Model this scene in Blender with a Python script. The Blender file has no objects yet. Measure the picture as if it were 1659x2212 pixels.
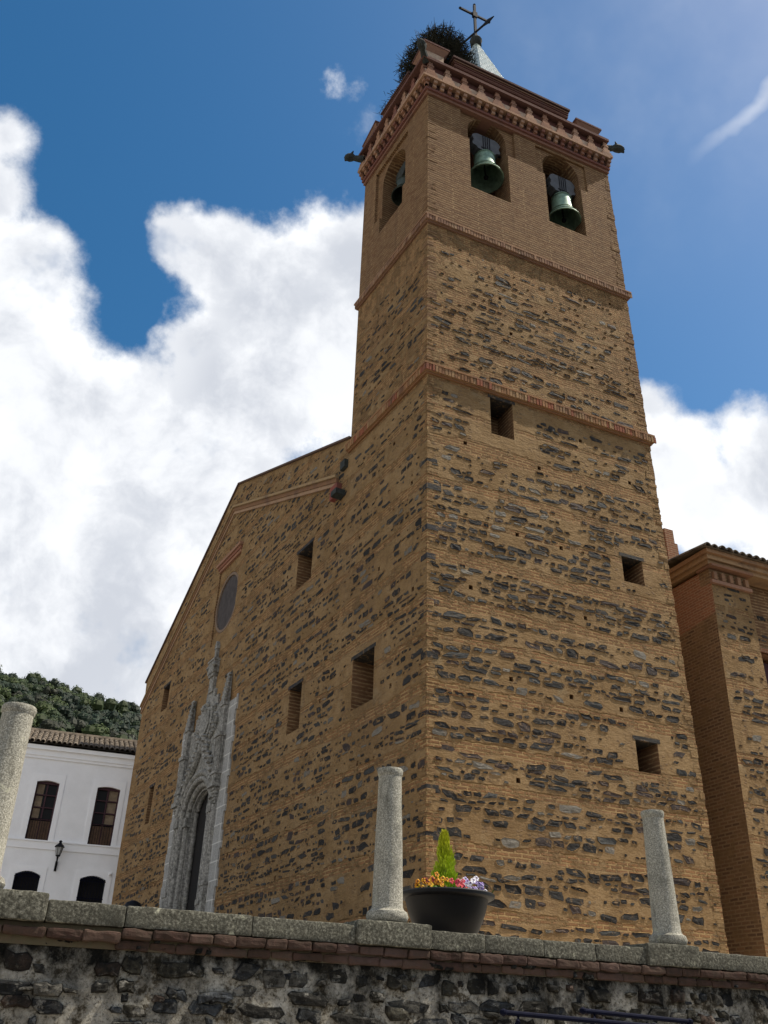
import bpy, bmesh, math, random
import numpy as np
from mathutils import Vector, Matrix
random.seed(7)
S = bpy.context.scene
COL = S.collection
pi = math.pi
# ------------------------------------------------------------------ camera
CAM = Vector((-7.945, -15.577, -1.733)); YAW, PIT, ROL, FPX = 1.156, .538, .031, 1911.227
fw = Vector((math.cos(PIT)*math.cos(YAW), math.cos(PIT)*math.sin(YAW), math.sin(PIT)))
r_ = Vector((math.sin(YAW), -math.cos(YAW), 0)); u_ = r_.cross(fw)
RT = r_*math.cos(ROL) + u_*math.sin(ROL); UP = u_*math.cos(ROL) - r_*math.sin(ROL)
cd = bpy.data.cameras.new("camera"); cam = bpy.data.objects.new("camera", cd); COL.objects.link(cam)
m = Matrix((RT, UP, -fw)).transposed().to_4x4(); m.translation = CAM; cam.matrix_world = m
cd.sensor_fit = 'VERTICAL'; cd.sensor_height = 36; cd.lens = FPX/2212*36; cd.clip_end = 3000; cd.clip_start = .05
S.camera = cam
# ------------------------------------------------------------------ light and sky
SUN_AZ = math.radians(14); SUN_EL = math.radians(56)
sd = Vector((math.cos(SUN_EL)*math.cos(SUN_AZ), -math.cos(SUN_EL)*math.sin(SUN_AZ), math.sin(SUN_EL)))
ld = bpy.data.lights.new("sun", 'SUN'); ld.energy = 4.3; ld.angle = math.radians(.5); ld.color = (1, .92, .78)
lo = bpy.data.objects.new("sun", ld); COL.objects.link(lo); lo.rotation_euler = (-sd).to_track_quat('-Z', 'Y').to_euler()
S.view_settings.view_transform = 'Standard'; S.view_settings.look = 'None'; S.view_settings.gamma = 1
S.view_settings.exposure = 0.68
SKY = .11


class NT:
    def __init__(s, tree):
        s.t = tree; s.n = tree.nodes; s.l = tree.links
    def put(s, sock, v):
        if v is None: return
        if isinstance(v, bpy.types.NodeSocket): s.l.new(v, sock)
        elif isinstance(v, (tuple, list)) and len(v) == 3 and sock.type == 'RGBA': sock.default_value = (*v, 1)
        else: sock.default_value = v
    def node(s, typ, ins=None, **kw):
        n = s.n.new(typ)
        for k, v in kw.items(): setattr(n, k, v)
        for k, v in (ins or {}).items(): s.put(n.inputs[k], v)
        return n
    def math(s, op, a, b=None, c=None, clamp=False):
        n = s.node('ShaderNodeMath', operation=op, use_clamp=clamp)
        for i, v in enumerate((a, b, c)): s.put(n.inputs[i], v)
        return n.outputs[0]
    def vmath(s, op, a, b=None):
        n = s.node('ShaderNodeVectorMath', operation=op)
        s.put(n.inputs[0], a); s.put(n.inputs[1], b)
        return n.outputs['Value'] if op in ('DISTANCE', 'LENGTH', 'DOT_PRODUCT') else n.outputs[0]
    def noise(s, vec, scale=1, detail=4, rough=.55, dist=0, col=False):
        n = s.node('ShaderNodeTexNoise', {'Vector': vec, 'Scale': scale, 'Detail': detail, 'Roughness': rough, 'Distortion': dist})
        return n.outputs['Color' if col else 'Fac']
    def mapr(s, v, a, b, c=0, d=1, smooth=True):
        n = s.node('ShaderNodeMapRange', {'Value': v, 'From Min': a, 'From Max': b, 'To Min': c, 'To Max': d})
        n.interpolation_type = 'SMOOTHSTEP' if smooth else 'LINEAR'
        return n.outputs[0]
    def mix(s, f, a, b, blend='MIX'):
        n = s.node('ShaderNodeMix', data_type='RGBA', blend_type=blend)
        s.put(n.inputs[0], f); s.put(n.inputs[6], a); s.put(n.inputs[7], b)
        return n.outputs[2]
    def mixf(s, f, a, b):
        n = s.node('ShaderNodeMix', data_type='FLOAT')
        s.put(n.inputs[0], f); s.put(n.inputs[2], a); s.put(n.inputs[3], b)
        return n.outputs[0]
    def ramp(s, f, pts):
        n = s.node('ShaderNodeValToRGB', {'Fac': f}); e = n.color_ramp.elements
        while len(e) < len(pts): e.new(.5)
        for q, (p, c) in zip(e, pts): q.position = p; q.color = (*c, 1)
        return n.outputs[0]
    def scale(s, vec, v3, loc=(0, 0, 0)):
        n = s.node('ShaderNodeMapping', {'Vector': vec, 'Scale': v3, 'Location': loc})
        return n.outputs[0]


W = bpy.data.worlds.new("World"); S.world = W; W.use_nodes = True
N = NT(W.node_tree); N.n.clear()
sky = N.node('ShaderNodeTexSky', sky_type='NISHITA', sun_disc=False, sun_elevation=SUN_EL, sun_rotation=pi/2+SUN_AZ,
             altitude=400, air_density=1.0, dust_density=1.2, ozone_density=1.3)
skyc = N.node('ShaderNodeHueSaturation', {'Hue': .492, 'Saturation': 1.38, 'Value': .74, 'Color': sky.outputs[0]}).outputs[0]
dirv = N.node('ShaderNodeTexCoord').outputs['Generated']


def pix(x, y):
    return (fw + RT*((x-829.5)/FPX) - UP*((y-1106)/FPX)).normalized()


# clouds: heaps of rounded masses by direction, broken up by noise
BLOBS = [(0, 300, 60, 0), (-40, 420, 90, 0), (30, 560, 105, 0), (-60, 700, 230, 0), (60, 800, 150, 0), (110, 900, 190, 0), (250, 900, 130, 0), (60, 1080, 300, 0), (330, 980, 190, 0),
         (470, 560, 105, 0), (400, 520, 50, 0), (560, 640, 170, 0), (640, 560, 95, 0), (710, 500, 75, 0), (760, 560, 130, 0), (680, 760, 260, 0), (520, 860, 200, 0),
         (430, 1080, 230, 0), (230, 1330, 330, 0), (60, 1480, 300, 0), (-100, 1150, 320, 0), (420, 740, 90, 0),
         (1400, 880, 70, 0), (1390, 1000, 130, 0), (1470, 1020, 130, 0), (1540, 1090, 120, 0), (1600, 930, 45, 0), (1660, 1000, 110, 0), (1720, 1090, 160, 0), (1650, 1140, 90, 0), (1300, 1000, 190, 0)]
acc = None
fine = N.noise(dirv, 10, 9, .64, 0)
warp = N.noise(dirv, 5, 5, .55, 0, col=True)
dw = N.vmath('ADD', dirv, N.scale(N.vmath('SUBTRACT', warp, (.5, .5, .5)), (.085, .085, .085)))
for (x, y, r, _) in BLOBS:
    d = pix(x, y); cosn = d.dot(fw)
    rad = r/FPX*cosn*1.05
    dist = N.vmath('DISTANCE', dw, tuple(d))
    v = N.math('MULTIPLY_ADD', dist, -1/rad, 1.0)
    v = N.math('MULTIPLY', v, min(1.0, r/130))
    acc = v if acc is None else N.math('SMOOTH_MAX', acc, v, .25)
# unseen cloud banks added left and behind the viewer to lift ambient light
for d, rad in (((-1, .25, .45), .42), ((-1, -.45, .55), .5), ((-.75, -1, .5), .5), ((-.1, -1, .55), .45), ((-.6, -.3, 1), .3), ((.5, -1, .3), .3)):
    d = Vector(d).normalized()
    v = N.math('MULTIPLY_ADD', N.vmath('DISTANCE', dw, tuple(d)), -1/rad, 1.0)
    acc = N.math('SMOOTH_MAX', acc, v, .25)
dens = N.math('ADD', acc, N.math('MULTIPLY_ADD', fine, 1.1, -.57))
mask = N.mapr(dens, -.12, .24)
# breaks low in the bank where blue shows
holes = N.math('MULTIPLY', N.mapr(N.noise(dirv, 6.5, 5, .6, 0), .58, .72), .42)
mask = N.math('MULTIPLY', mask, N.math('SUBTRACT', 1, holes))
# small loose puff and thin streaks
for (x, y, r, k) in ((735, 175, 34, .75), (770, 195, 30, .6), (790, 265, 40, .25)):
    d = pix(x, y); rad = r/FPX*d.dot(fw)*1.3
    v = N.math('MULTIPLY_ADD', N.vmath('DISTANCE', dw, tuple(d)), -1/rad, .95)
    v = N.mapr(N.math('ADD', v, N.math('MULTIPLY_ADD', N.noise(dirv, 30, 6, .65), 2.2, -1.15)), .0, 1.1, 0, k)
    mask = N.math('MAXIMUM', mask, v)
pa, pb = pix(1520, 300), pix(1690, 130)
nrm = pa.cross(pb).normalized()
across = N.math('ABSOLUTE', N.vmath('DOT_PRODUCT', dw, tuple(nrm)))
along = N.mapr(N.vmath('DISTANCE', dirv, tuple(pb)), .02, .13, 1, 0)
streak = N.math('MULTIPLY', N.math('MULTIPLY', N.mapr(across, 0, .011, 1, 0), along), .42)
veil = N.math('MULTIPLY', N.mapr(N.vmath('DISTANCE', dw, tuple(pix(1450, 60))), 0, .3, 1, 0), N.mapr(N.noise(dirv, 4, 5, .6, 0), .35, .8, 0, .2))
mask = N.math('MAXIMUM', mask, N.math('MAXIMUM', streak, veil))
shade = N.noise(dw, 7.5, 7, .6, 0)
deep = N.mapr(acc, .15, .75)
cf = N.math('ADD', N.math('MULTIPLY', N.mapr(shade, .40, .64, 0, 1), .75), N.math('MULTIPLY', N.math('SUBTRACT', 1, deep), .42), clamp=True)
cloudc = N.mix(cf, (3.7, 3.9, 4.3), (6.2, 6.3, 6.45))
final = N.mix(mask, skyc, cloudc)
bg = N.node('ShaderNodeBackground', {'Color': final, 'Strength': SKY})
out = N.node('ShaderNodeOutputWorld'); N.l.new(bg.outputs[0], out.inputs[0])


# ------------------------------------------------------------------ materials
def mat(name):
    m = bpy.data.materials.new(name); m.use_nodes = True
    n = NT(m.node_tree); n.n.clear()
    n.b = n.node('ShaderNodeBsdfPrincipled'); o = n.node('ShaderNodeOutputMaterial'); n.l.new(n.b.outputs[0], o.inputs[0])
    n.tc = n.node('ShaderNodeTexCoord')
    n.P = n.node('ShaderNodeNewGeometry').outputs['Position']
    return m, n


def fin(n, col, rough=.9, bump=None, strength=.5, dist=.02, metal=0, spec=.25):
    n.put(n.b.inputs['Base Color'], col); n.put(n.b.inputs['Roughness'], rough)
    n.put(n.b.inputs['Metallic'], metal); n.put(n.b.inputs['Specular IOR Level'], spec)
    if bump is not None:
        b = n.node('ShaderNodeBump', {'Height': bump, 'Strength': strength, 'Distance': dist})
        n.l.new(b.outputs[0], n.b.inputs['Normal'])


def brick_nodes(n, c1, c2, mortar, bw=.27, rh=.072, ms=.02, wob=.012):
    uv = n.tc.outputs['UV']
    wv = n.vmath('ADD', uv, n.scale(n.vmath('SUBTRACT', n.noise(n.P, 2.3, 3, .6, 0, True), (.5, .5, .5)), (.1, .035, 0)))
    wv = n.vmath('ADD', wv, n.scale(n.vmath('SUBTRACT', n.noise(n.P, 14, 2, .6, 0, True), (.5, .5, .5)), (wob, wob, 0)))
    b = n.node('ShaderNodeTexBrick', {'Vector': wv, 'Color1': c1, 'Color2': c2, 'Mortar': mortar, 'Scale': 1, 'Mortar Size': ms,
                                      'Mortar Smooth': .25, 'Bias': 0, 'Brick Width': bw, 'Row Height': rh})
    col = b.outputs['Color']
    col = n.mix(n.mapr(n.noise(n.P, 26, 3, .7), .3, .75, 0, .55), col, n.mix(.5, col, (.16, .1, .06)))
    h = n.math('SUBTRACT', n.math('MULTIPLY', n.noise(n.P, 22, 4, .7), .5), b.outputs['Fac'])
    return col, h


def masonry(name, edge=None, stage=True):
    """ochre lime mortar with brick lacing courses; the stones themselves are mesh"""
    m, n = mat(name)
    uv = n.node('ShaderNodeSeparateXYZ', {'Vector': n.tc.outputs['UV']})
    u, v = uv.outputs[0], uv.outputs[1]
    # mortar
    mort = n.ramp(n.noise(n.P, .9, 6, .65, .4), [(.25, (.17, .104, .049)), (.45, (.28, .178, .086)), (.6, (.375, .25, .13)), (.8, (.22, .139, .072))])
    mort = n.mix(n.mapr(n.noise(n.P, 9, 5, .7), .35, .7, 0, .6), mort, (.30, .19, .086))
    mort = n.mix(n.mapr(n.noise(n.P, 3.1, 5, .7, .6), .55, .72, 0, .55), mort, (.24, .135, .07))
    mort = n.mix(n.mapr(n.noise(n.P, 1.7, 4, .6, .2), .58, .72, 0, .55), mort, (.34, .255, .15))
    mort = n.mix(n.mapr(n.noise(n.scale(n.P, (3, 3, 9)), 1, 6, .75, .3), .5, .7, 0, .75), mort, (.16, .10, .05))
    mort = n.mix(n.mapr(n.noise(n.P, 22, 4, .7), .52, .7, 0, .6), mort, (.42, .285, .14))
    peb = n.node('ShaderNodeTexVoronoi', {'Vector': n.scale(n.tc.outputs['UV'], (7, 13, 1)), 'Scale': 1, 'Randomness': 1})
    pm = n.math('MULTIPLY', n.mapr(peb.outputs['Distance'], .22, .38, 1, 0), n.mapr(n.noise(n.P, 1.9, 3), .46, .6))
    mort = n.mix(n.math('MULTIPLY', pm, .6), mort, n.mix(n.node('ShaderNodeSeparateXYZ', {'Vector': peb.outputs['Color']}).outputs[0], (.09, .075, .065), (.27, .17, .1)))
    hm = n.math('ADD', n.math('MULTIPLY', n.noise(n.scale(n.P, (5, 5, 11)), 1, 8, .74), 2.0), n.math('MULTIPLY', pm, .35))
    bc, bh = brick_nodes(n, (.28, .145, .066), (.185, .098, .048), (.36, .235, .11), .3, .082, .02)
    # lacing courses about every metre, ragged ends
    jit = n.math('MULTIPLY_ADD', n.noise(n.scale(n.tc.outputs['UV'], (.9, 2.2, 1)), 1, 4, .6), .34, -.17)
    vw = n.math('ADD', v, n.math('ADD', n.math('MULTIPLY', n.math('SINE', n.math('MULTIPLY', v, 2.1)), .12), n.math('MULTIPLY', n.math('SINE', n.math('MULTIPLY', v, 4.3)), .05)))
    ph = n.math('FRACT', n.math('ADD', n.math('DIVIDE', vw, BAND), n.math('ADD', jit, .5-BPH)))
    dd = n.math('ABSOLUTE', n.math('SUBTRACT', ph, .5))
    bm = n.mapr(dd, .09, .14, 1, 0)
    if stage:   # higher stage has more brick
        hi = n.mapr(v, 12.6, 13.2)
        bm = n.math('MAXIMUM', bm, n.math('MULTIPLY', hi, n.mapr(n.noise(n.scale(n.tc.outputs['UV'], (.5, 1.6, 1)), 1, 5, .65), .47, .53)))
        bm = n.math('MAXIMUM', bm, n.mapr(v, 17.0, 17.7))
    au = n.math('ABSOLUTE', u)
    e = au if edge is None else n.math('MINIMUM', au, n.math('ABSOLUTE', n.math('SUBTRACT', edge, au)))
    tooth = n.math('MULTIPLY_ADD', n.math('GREATER_THAN', n.math('FRACT', n.math('DIVIDE', v, .52)), .5), .22, .05)
    tooth = n.math('ADD', tooth, n.math('MULTIPLY', n.mapr(v, 11, 14), .25))
    bm = n.math('MAXIMUM', bm, n.math('MULTIPLY', n.math('LESS_THAN', e, tooth), n.mapr(n.noise(n.scale(n.tc.outputs['UV'], (.1, .8, 1)), 1, 3), .40, .47)))
    bm = n.math('MULTIPLY', bm, n.mapr(n.noise(n.P, 2.6, 6, .72), .36, .52))
    col = n.mix(bm, mort, bc)
    # weather: pale and dark washes
    col = n.mix(n.mapr(n.noise(n.scale(n.P, (1, 1, .3)), .6, 6, .65), .48, .72, 0, .35), col, (.18, .115, .065))
    h = n.mixf(bm, hm, n.math('ADD', bh, .3))
    streak = n.math('MULTIPLY', n.mapr(n.noise(n.scale(n.P, (2.6, 2.6, .16)), 1, 5, .7), .55, .72, 0, .4), n.mapr(n.noise(n.P, .45, 3), .42, .6))
    col = n.mix(streak, col, (.10, .068, .042))
    fin(n, col, .95, h, 1.0, .065, spec=.08)
    return m


BAND, BPH = 1.04, .40     # spacing and phase of the lacing courses
M = {}
M['mas'] = masonry('rubble_mortar', 7.0)
M['masf'] = masonry('rubble_mortar_front', 18.8, False)
m, n = mat('brown_brick'); c, h = brick_nodes(n, (.23, .13, .068), (.115, .068, .042), (.27, .18, .10), .27, .088, .02)
c = n.mix(n.mapr(n.noise(n.P, 2.3, 6, .7), .48, .62, 0, .75), c, n.mix(n.noise(n.P, 5, 4), (.1, .06, .035), (.3, .19, .09))); fin(n, c, .95, h, .9, .03, spec=.1); M['brown'] = m
m, n = mat('tower_brick'); c, h = brick_nodes(n, (.18, .098, .05), (.122, .067, .038), (.34, .225, .118), 1.7, .098, .022)
c = n.mix(n.mapr(n.noise(n.scale(n.P, (4, 4, 11)), 1, 3, .7), .45, .6, 0, .75), c, (.15, .08, .042))
c = n.mix(n.mapr(n.noise(n.scale(n.P, (3, 3, 10)), 1.3, 4, .7), .55, .68, 0, .6), c, (.31, .195, .095))
c = n.mix(n.mapr(n.noise(n.scale(n.P, (1, 1, .4)), .6, 5, .65), .45, .75, 0, .4), c, (.14, .085, .05))
c = n.mix(n.mapr(n.noise(n.scale(n.P, (2.6, 2.6, .16)), 1, 5, .7), .54, .72, 0, .5), c, (.10, .065, .042))
fin(n, c, .95, h, 1.0, .045, spec=.08); M['brick'] = m
m, n = mat('red_brick'); c, h = brick_nodes(n, (.31, .125, .068), (.23, .095, .056), (.34, .215, .13), .26, .08, .018)
c = n.mix(n.mapr(n.noise(n.P, .9, 4), .45, .65, 0, .5), c, (.25, .14, .085)); fin(n, c, .95, h, .8, .02, spec=.1); M['red'] = m
m, n = mat('moulded_brick')
a = n.node('ShaderNodeAttribute', attribute_name='tint')
c = n.mix(n.mapr(n.noise(n.P, 12, 5, .7), .3, .75, 0, .6), a.outputs['Color'], n.mix(.55, a.outputs['Color'], (.12, .06, .05)))
c = n.mix(n.mapr(n.noise(n.P, 1.4, 5, .6), .5, .75, 0, .6), c, (.1, .065, .055))
fin(n, c, .95, n.noise(n.P, 18, 5, .7), .6, .02, spec=.1); M['tint'] = m
m, n = mat('frieze_plaster'); c = n.ramp(n.noise(n.P, 5, 6, .65), [(.3, (.24, .165, .12)), (.6, (.44, .335, .25)), (.8, (.29, .2, .145))])
fin(n, c, .95, n.noise(n.P, 14, 5), .5, .02, spec=.1); M['frieze'] = m
m, n = mat('dark_slate_rubble')
a = n.node('ShaderNodeAttribute', attribute_name='tint')
c = n.mix(n.mapr(n.noise(n.scale(n.P, (14, 14, 30)), 1, 5, .7), .35, .7, 0, .8), a.outputs['Color'], n.mix(.6, a.outputs['Color'], (.02, .018, .018)))
c = n.mix(n.mapr(n.noise(n.P, 7, 6, .72, .3), .53, .65, 0, .65), c, (.23, .145, .07))
fin(n, c, .8, n.noise(n.scale(n.P, (9, 9, 22)), 1, 6, .7), .8, .03, spec=.2); M['stone'] = m


def granite(name, a, b, c3, lich=.4, spot=60, joint=False):
    m, n = mat(name)
    c = n.ramp(n.noise(n.P, spot, 4, .75), [(.3, a), (.5, b), (.68, c3)])
    big = n.noise(n.P, 3.5, 6, .65)
    c = n.mix(n.mapr(big, .5, .72, 0, lich), c, (.06, .058, .045))
    c = n.mix(n.mapr(n.noise(n.P, 6.5, 5, .7, .5), .6, .72, 0, lich), c, (.42, .41, .30))
    c = n.mix(n.mapr(n.noise(n.scale(n.P, (11, 11, 1.1)), 1, 5, .7), .54, .7, 0, lich), c, (.07, .064, .048))
    h = n.math('ADD', n.noise(n.P, spot*.8, 4, .7), n.math('MULTIPLY', n.noise(n.P, 6, 5, .7), 1.5))
    if joint:
        b = n.node('ShaderNodeTexBrick', {'Vector': n.tc.outputs['UV'], 'Scale': 1, 'Mortar Size': .018, 'Brick Width': .9, 'Row Height': .52, 'Mortar Smooth': .2})
        c = n.mix(n.math('MULTIPLY', b.outputs['Fac'], .9), c, (.52, .51, .48))
    fin(n, c, .9, h, .6, .012, spec=.2)
    return m


M['granite'] = granite('column_granite', (.075, .07, .056), (.26, .245, .20), (.52, .50, .43), .6, 75)
M['coping'] = granite('coping_granite', (.02, .019, .014), (.082, .077, .058), (.23, .22, .175), .95, 38)
M['portal'] = granite('portal_granite', (.075, .073, .068), (.215, .208, .192), (.40, .39, .36), .75, 13)
M['ashlar'] = granite('ashlar_granite', (.20, .195, .185), (.285, .28, .268), (.37, .365, .35), .3, 20, True)
m, n = mat('retaining_mortar')
c = n.ramp(n.noise(n.P, 3.6, 9, .74, .0), [(.36, (.02, .018, .013)), (.43, (.12, .10, .07)), (.48, (.36, .335, .28)), (.62, (.60, .57, .50)), (.74, (.25, .205, .14))])
z = n.node('ShaderNodeSeparateXYZ', {'Vector': n.P}).outputs[2]
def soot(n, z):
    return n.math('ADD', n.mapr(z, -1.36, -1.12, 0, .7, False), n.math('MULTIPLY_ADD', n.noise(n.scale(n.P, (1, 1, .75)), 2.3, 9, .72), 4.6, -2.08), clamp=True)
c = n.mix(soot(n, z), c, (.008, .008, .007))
c = n.mix(n.mapr(n.noise(n.P, 30, 6, .8), .5, .62, 0, .75), c, (.03, .026, .02))
fin(n, c, .95, n.math('ADD', n.noise(n.P, 9, 9, .78), n.math('MULTIPLY', n.noise(n.P, 40, 4, .7), .4)), 1.0, .08, spec=.1); M['retmort'] = m
m, n = mat('retaining_stone'); a = n.node('ShaderNodeAttribute', attribute_name='tint')
c = n.mix(n.mapr(n.noise(n.scale(n.P, (11, 11, 17)), 1, 8, .76), .38, .62, 0, .85), a.outputs['Color'], (.012, .011, .010))
c = n.mix(n.mapr(n.noise(n.P, 26, 5, .75), .55, .7, 0, .5), c, n.mix(.5, a.outputs['Color'], (.3, .29, .26)))
c = n.mix(n.mapr(n.noise(n.P, 7, 9, .76, .1), .54, .62, 0, .8), c, (.30, .285, .25))
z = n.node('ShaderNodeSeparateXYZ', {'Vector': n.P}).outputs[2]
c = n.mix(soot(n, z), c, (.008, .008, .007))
fin(n, c, .9, n.math('ADD', n.noise(n.P, 12, 9, .78), n.math('MULTIPLY', n.noise(n.P, 45, 4, .7), .4)), 1.0, .07, spec=.15); M['retstone'] = m


def plain(name, col, rough=.7, metal=0, var=.25, scale=8, spec=.3, bump=.2):
    m, n = mat(name)
    d = tuple(x*(1-var) for x in col); l = tuple(min(1, x*(1+var)) for x in col)
    fin(n, n.ramp(n.noise(n.P, scale, 5, .65), [(.3, d), (.7, l)]), rough, n.noise(n.P, scale*4, 4), bump, .01, metal, spec)
    return m


M['white'] = plain('white_limewash', (.86, .865, .88), .95, 0, .05, 1.6, .1, .3)
M['trim'] = plain('white_trim', (.89, .895, .91), .95, 0, .03, 2, .1)
M['tile'] = plain('clay_roof_tile', (.135, .11, .085), .95, 0, .55, 2.2, .1, .5)
M['wood'] = plain('brown_painted_wood', (.10, .055, .03), .6, 0, .35, 6)
M['curtain'] = plain('pale_shutter_wood', (.20, .15, .10), .8, 0, .3, 5)
M['maroon'] = plain('dark_maroon_paint', (.045, .014, .02), .6, 0, .2)
M['dark'] = plain('dark_interior', (.008, .007, .007), .9, 0, .2)
m, n = mat('window_glass'); fin(n, (.006, .006, .007), .35, n.noise(n.P, 2.5, 2), .04, .01, spec=.12); M['glass'] = m
m, n = mat('rose_glass'); fin(n, n.ramp(n.noise(n.P, 4, 4), [(.3, (.055, .05, .05)), (.7, (.09, .08, .08))]), .9, n.noise(n.P, 30, 3), .3, .01, spec=.03); M['rose'] = m
M['iron'] = plain('black_iron', (.006, .006, .009), .6, 0, .3, 12, .15)
M['navy'] = plain('navy_painted_steel', (.005, .006, .016), .7, 0, .25, 12, .05)
M['bronze'] = plain('green_bronze', (.16, .25, .19), .55, .35, .45, 5, .4)
M['bronzed'] = plain('dark_bronze', (.045, .06, .05), .6, .3, .4, 5, .3)
M['yoke'] = plain('grey_yoke', (.085, .09, .10), .8, 0, .2, 5)
M['garg'] = plain('lichened_gargoyle', (.03, .035, .033), .9, 0, .5, 7)
M['spire'] = None
m, n = mat('glazed_spire_tile'); b = n.node('ShaderNodeTexBrick', {'Vector': n.tc.outputs['UV'], 'Color1': (.48, .52, .48), 'Color2': (.33, .39, .36), 'Mortar': (.14, .17, .13), 'Scale': 1, 'Mortar Size': .02, 'Brick Width': .22, 'Row Height': .2})
fin(n, n.mix(n.mapr(n.noise(n.P, 5, 4), .5, .7, 0, .4), b.outputs['Color'], (.3, .36, .2)), .3, n.math('MULTIPLY', b.outputs['Fac'], -1), .6, .03, spec=.5); M['spire'] = m
M['pave'] = plain('paved_ground', (.40, .35, .28), .95, 0, .25, 1.5)
M['asph'] = plain('street_asphalt', (.06, .06, .058), .95, 0, .25, 3)
M['bowl'] = plain('black_planter_plastic', (.004, .004, .005), .5, 0, .25, 5, .2, .1)
M['soil'] = plain('potting_soil', (.03, .02, .013), 1, 0, .4, 20)
m, n = mat('leaf_tint'); a = n.node('ShaderNodeAttribute', attribute_name='tint'); fin(n, a.outputs['Color'], .7, spec=.2); M['leaf'] = m
n.put(n.b.inputs['Subsurface Weight'], 0.0)
M['bark'] = plain('bark', (.07, .05, .035), .95)
M['twig'] = plain('nest_twigs', (.022, .022, .014), .95, 0, .6, 6)
M['hill'] = plain('hill_ground', (.035, .05, .022), 1, 0, .4, .05)


# ------------------------------------------------------------------ mesh helpers
class MB:
    def __init__(s): s.v = []; s.f = []; s.m = []; s.c = []
    def add(s, vs, fs, mi=0, col=(1, 1, 1)):
        o = len(s.v); s.v.extend([tuple(p) for p in vs]); s.c.extend([col]*len(vs))
        s.f.extend([tuple(i+o for i in f) for f in fs])
        s.m.extend([mi]*len(fs) if isinstance(mi, int) else mi)
    def box(s, x0, x1, y0, y1, z0, z1, mi=0, col=(1, 1, 1), fr=None):
        vs = [(x, y, z) for z in (z0, z1) for y in (y0, y1) for x in (x0, x1)]
        if fr: vs = [fr(*p) for p in vs]
        s.add(vs, [(0, 2, 3, 1), (4, 5, 7, 6), (0, 1, 5, 4), (2, 6, 7, 3), (0, 4, 6, 2), (1, 3, 7, 5)], mi, col)
    def ext(s, pts, fr, d0, d1, mi=0, col=(1, 1, 1)):
        """polygon of (u,v) extruded from depth d0 to d1 in frame fr(u,v,d)"""
        k = len(pts)
        vs = [fr(u, v, d0) for u, v in pts] + [fr(u, v, d1) for u, v in pts]
        s.add(vs, [tuple(range(k)), tuple(range(2*k-1, k-1, -1))] + [(i, (i+1) % k+k, 0, 0)[:0] or (i, (i+1) % k, (i+1) % k+k, i+k) for i in range(k)], mi, col)
    def lathe(s, prof, n=24, c=(0, 0, 0), mi=0, col=(1, 1, 1), cap=True):
        vs = []; fs = []
        for r, z in prof:
            for i in range(n):
                a = 2*pi*i/n; vs.append((c[0]+r*math.cos(a), c[1]+r*math.sin(a), c[2]+z))
        for j in range(len(prof)-1):
            for i in range(n): fs.append((j*n+i, j*n+(i+1) % n, (j+1)*n+(i+1) % n, (j+1)*n+i))
        if cap: fs.append(tuple(range(n-1, -1, -1))); fs.append(tuple(range((len(prof)-1)*n, len(prof)*n)))
        s.add(vs, fs, mi, col)
    def tube(s, pts, r, n=8, mi=0, col=(1, 1, 1)):
        pts = [Vector(p) for p in pts]; vs = []; fs = []
        rr = r if isinstance(r, (list, tuple)) else [r]*len(pts)
        for i, p in enumerate(pts):
            t = (pts[min(i+1, len(pts)-1)]-pts[max(i-1, 0)]).normalized()
            a = t.cross(Vector((0, 0, 1)) if abs(t.z) < .9 else Vector((1, 0, 0))).normalized(); b = t.cross(a)
            for k in range(n): vs.append(p+(a*math.cos(2*pi*k/n)+b*math.sin(2*pi*k/n))*rr[i])
        for i in range(len(pts)-1):
            for k in range(n): fs.append((i*n+k, i*n+(k+1) % n, (i+1)*n+(k+1) % n, (i+1)*n+k))
        fs.append(tuple(range(n-1, -1, -1))); fs.append(tuple(range((len(pts)-1)*n, len(pts)*n)))
        s.add(vs, fs, mi, col)
    def mesh(s, name, mats, fix=True, uv=True, smooth=False):
        me = bpy.data.meshes.new(name); me.from_pydata(s.v, [], s.f)
        for q in mats: me.materials.append(q)
        me.polygons.foreach_set('material_index', s.m)
        a = me.color_attributes.new('tint', 'FLOAT_COLOR', 'POINT')
        a.data.foreach_set('color', np.array([(*c, 1) for c in s.c], np.float32).ravel())
        if fix:
            b = bmesh.new(); b.from_mesh(me); bmesh.ops.recalc_face_normals(b, faces=b.faces); b.to_mesh(me); b.free()
        if smooth:
            me.polygons.foreach_set('use_smooth', [True]*len(me.polygons))
            try: me.set_sharp_from_angle(angle=math.radians(40))
            except Exception: pass
        if uv: boxuv(me)
        return me
    def build(s, name, mats, parent=None, loc=None, **kw):
        if not isinstance(mats, (list, tuple)): mats = [mats]
        return link(name, s.mesh(name, mats, **kw), parent, loc)


def boxuv(me):
    n = len(me.loops)
    if n == 0: return
    co = np.empty(len(me.vertices)*3); me.vertices.foreach_get('co', co); co = co.reshape(-1, 3)
    vi = np.empty(n, np.int32); me.loops.foreach_get('vertex_index', vi)
    fn = np.empty(len(me.polygons)*3); me.polygons.foreach_get('normal', fn); fn = fn.reshape(-1, 3)
    lt = np.empty(len(me.polygons), np.int32); me.polygons.foreach_get('loop_total', lt)
    N3 = np.repeat(fn, lt, axis=0); P = co[vi]
    t = np.stack([-N3[:, 1], N3[:, 0], np.zeros(n)], 1); L = np.linalg.norm(t, axis=1)
    flat = L < .35
    t[~flat] /= L[~flat][:, None]; t[flat] = (1, 0, 0)
    uv = np.stack([(P*t).sum(1), np.where(flat, P[:, 1], P[:, 2])], 1)
    lay = me.uv_layers.new(name='UVMap') if not me.uv_layers else me.uv_layers[0]
    lay.data.foreach_set('uv', uv.astype(np.float32).ravel())


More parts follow.
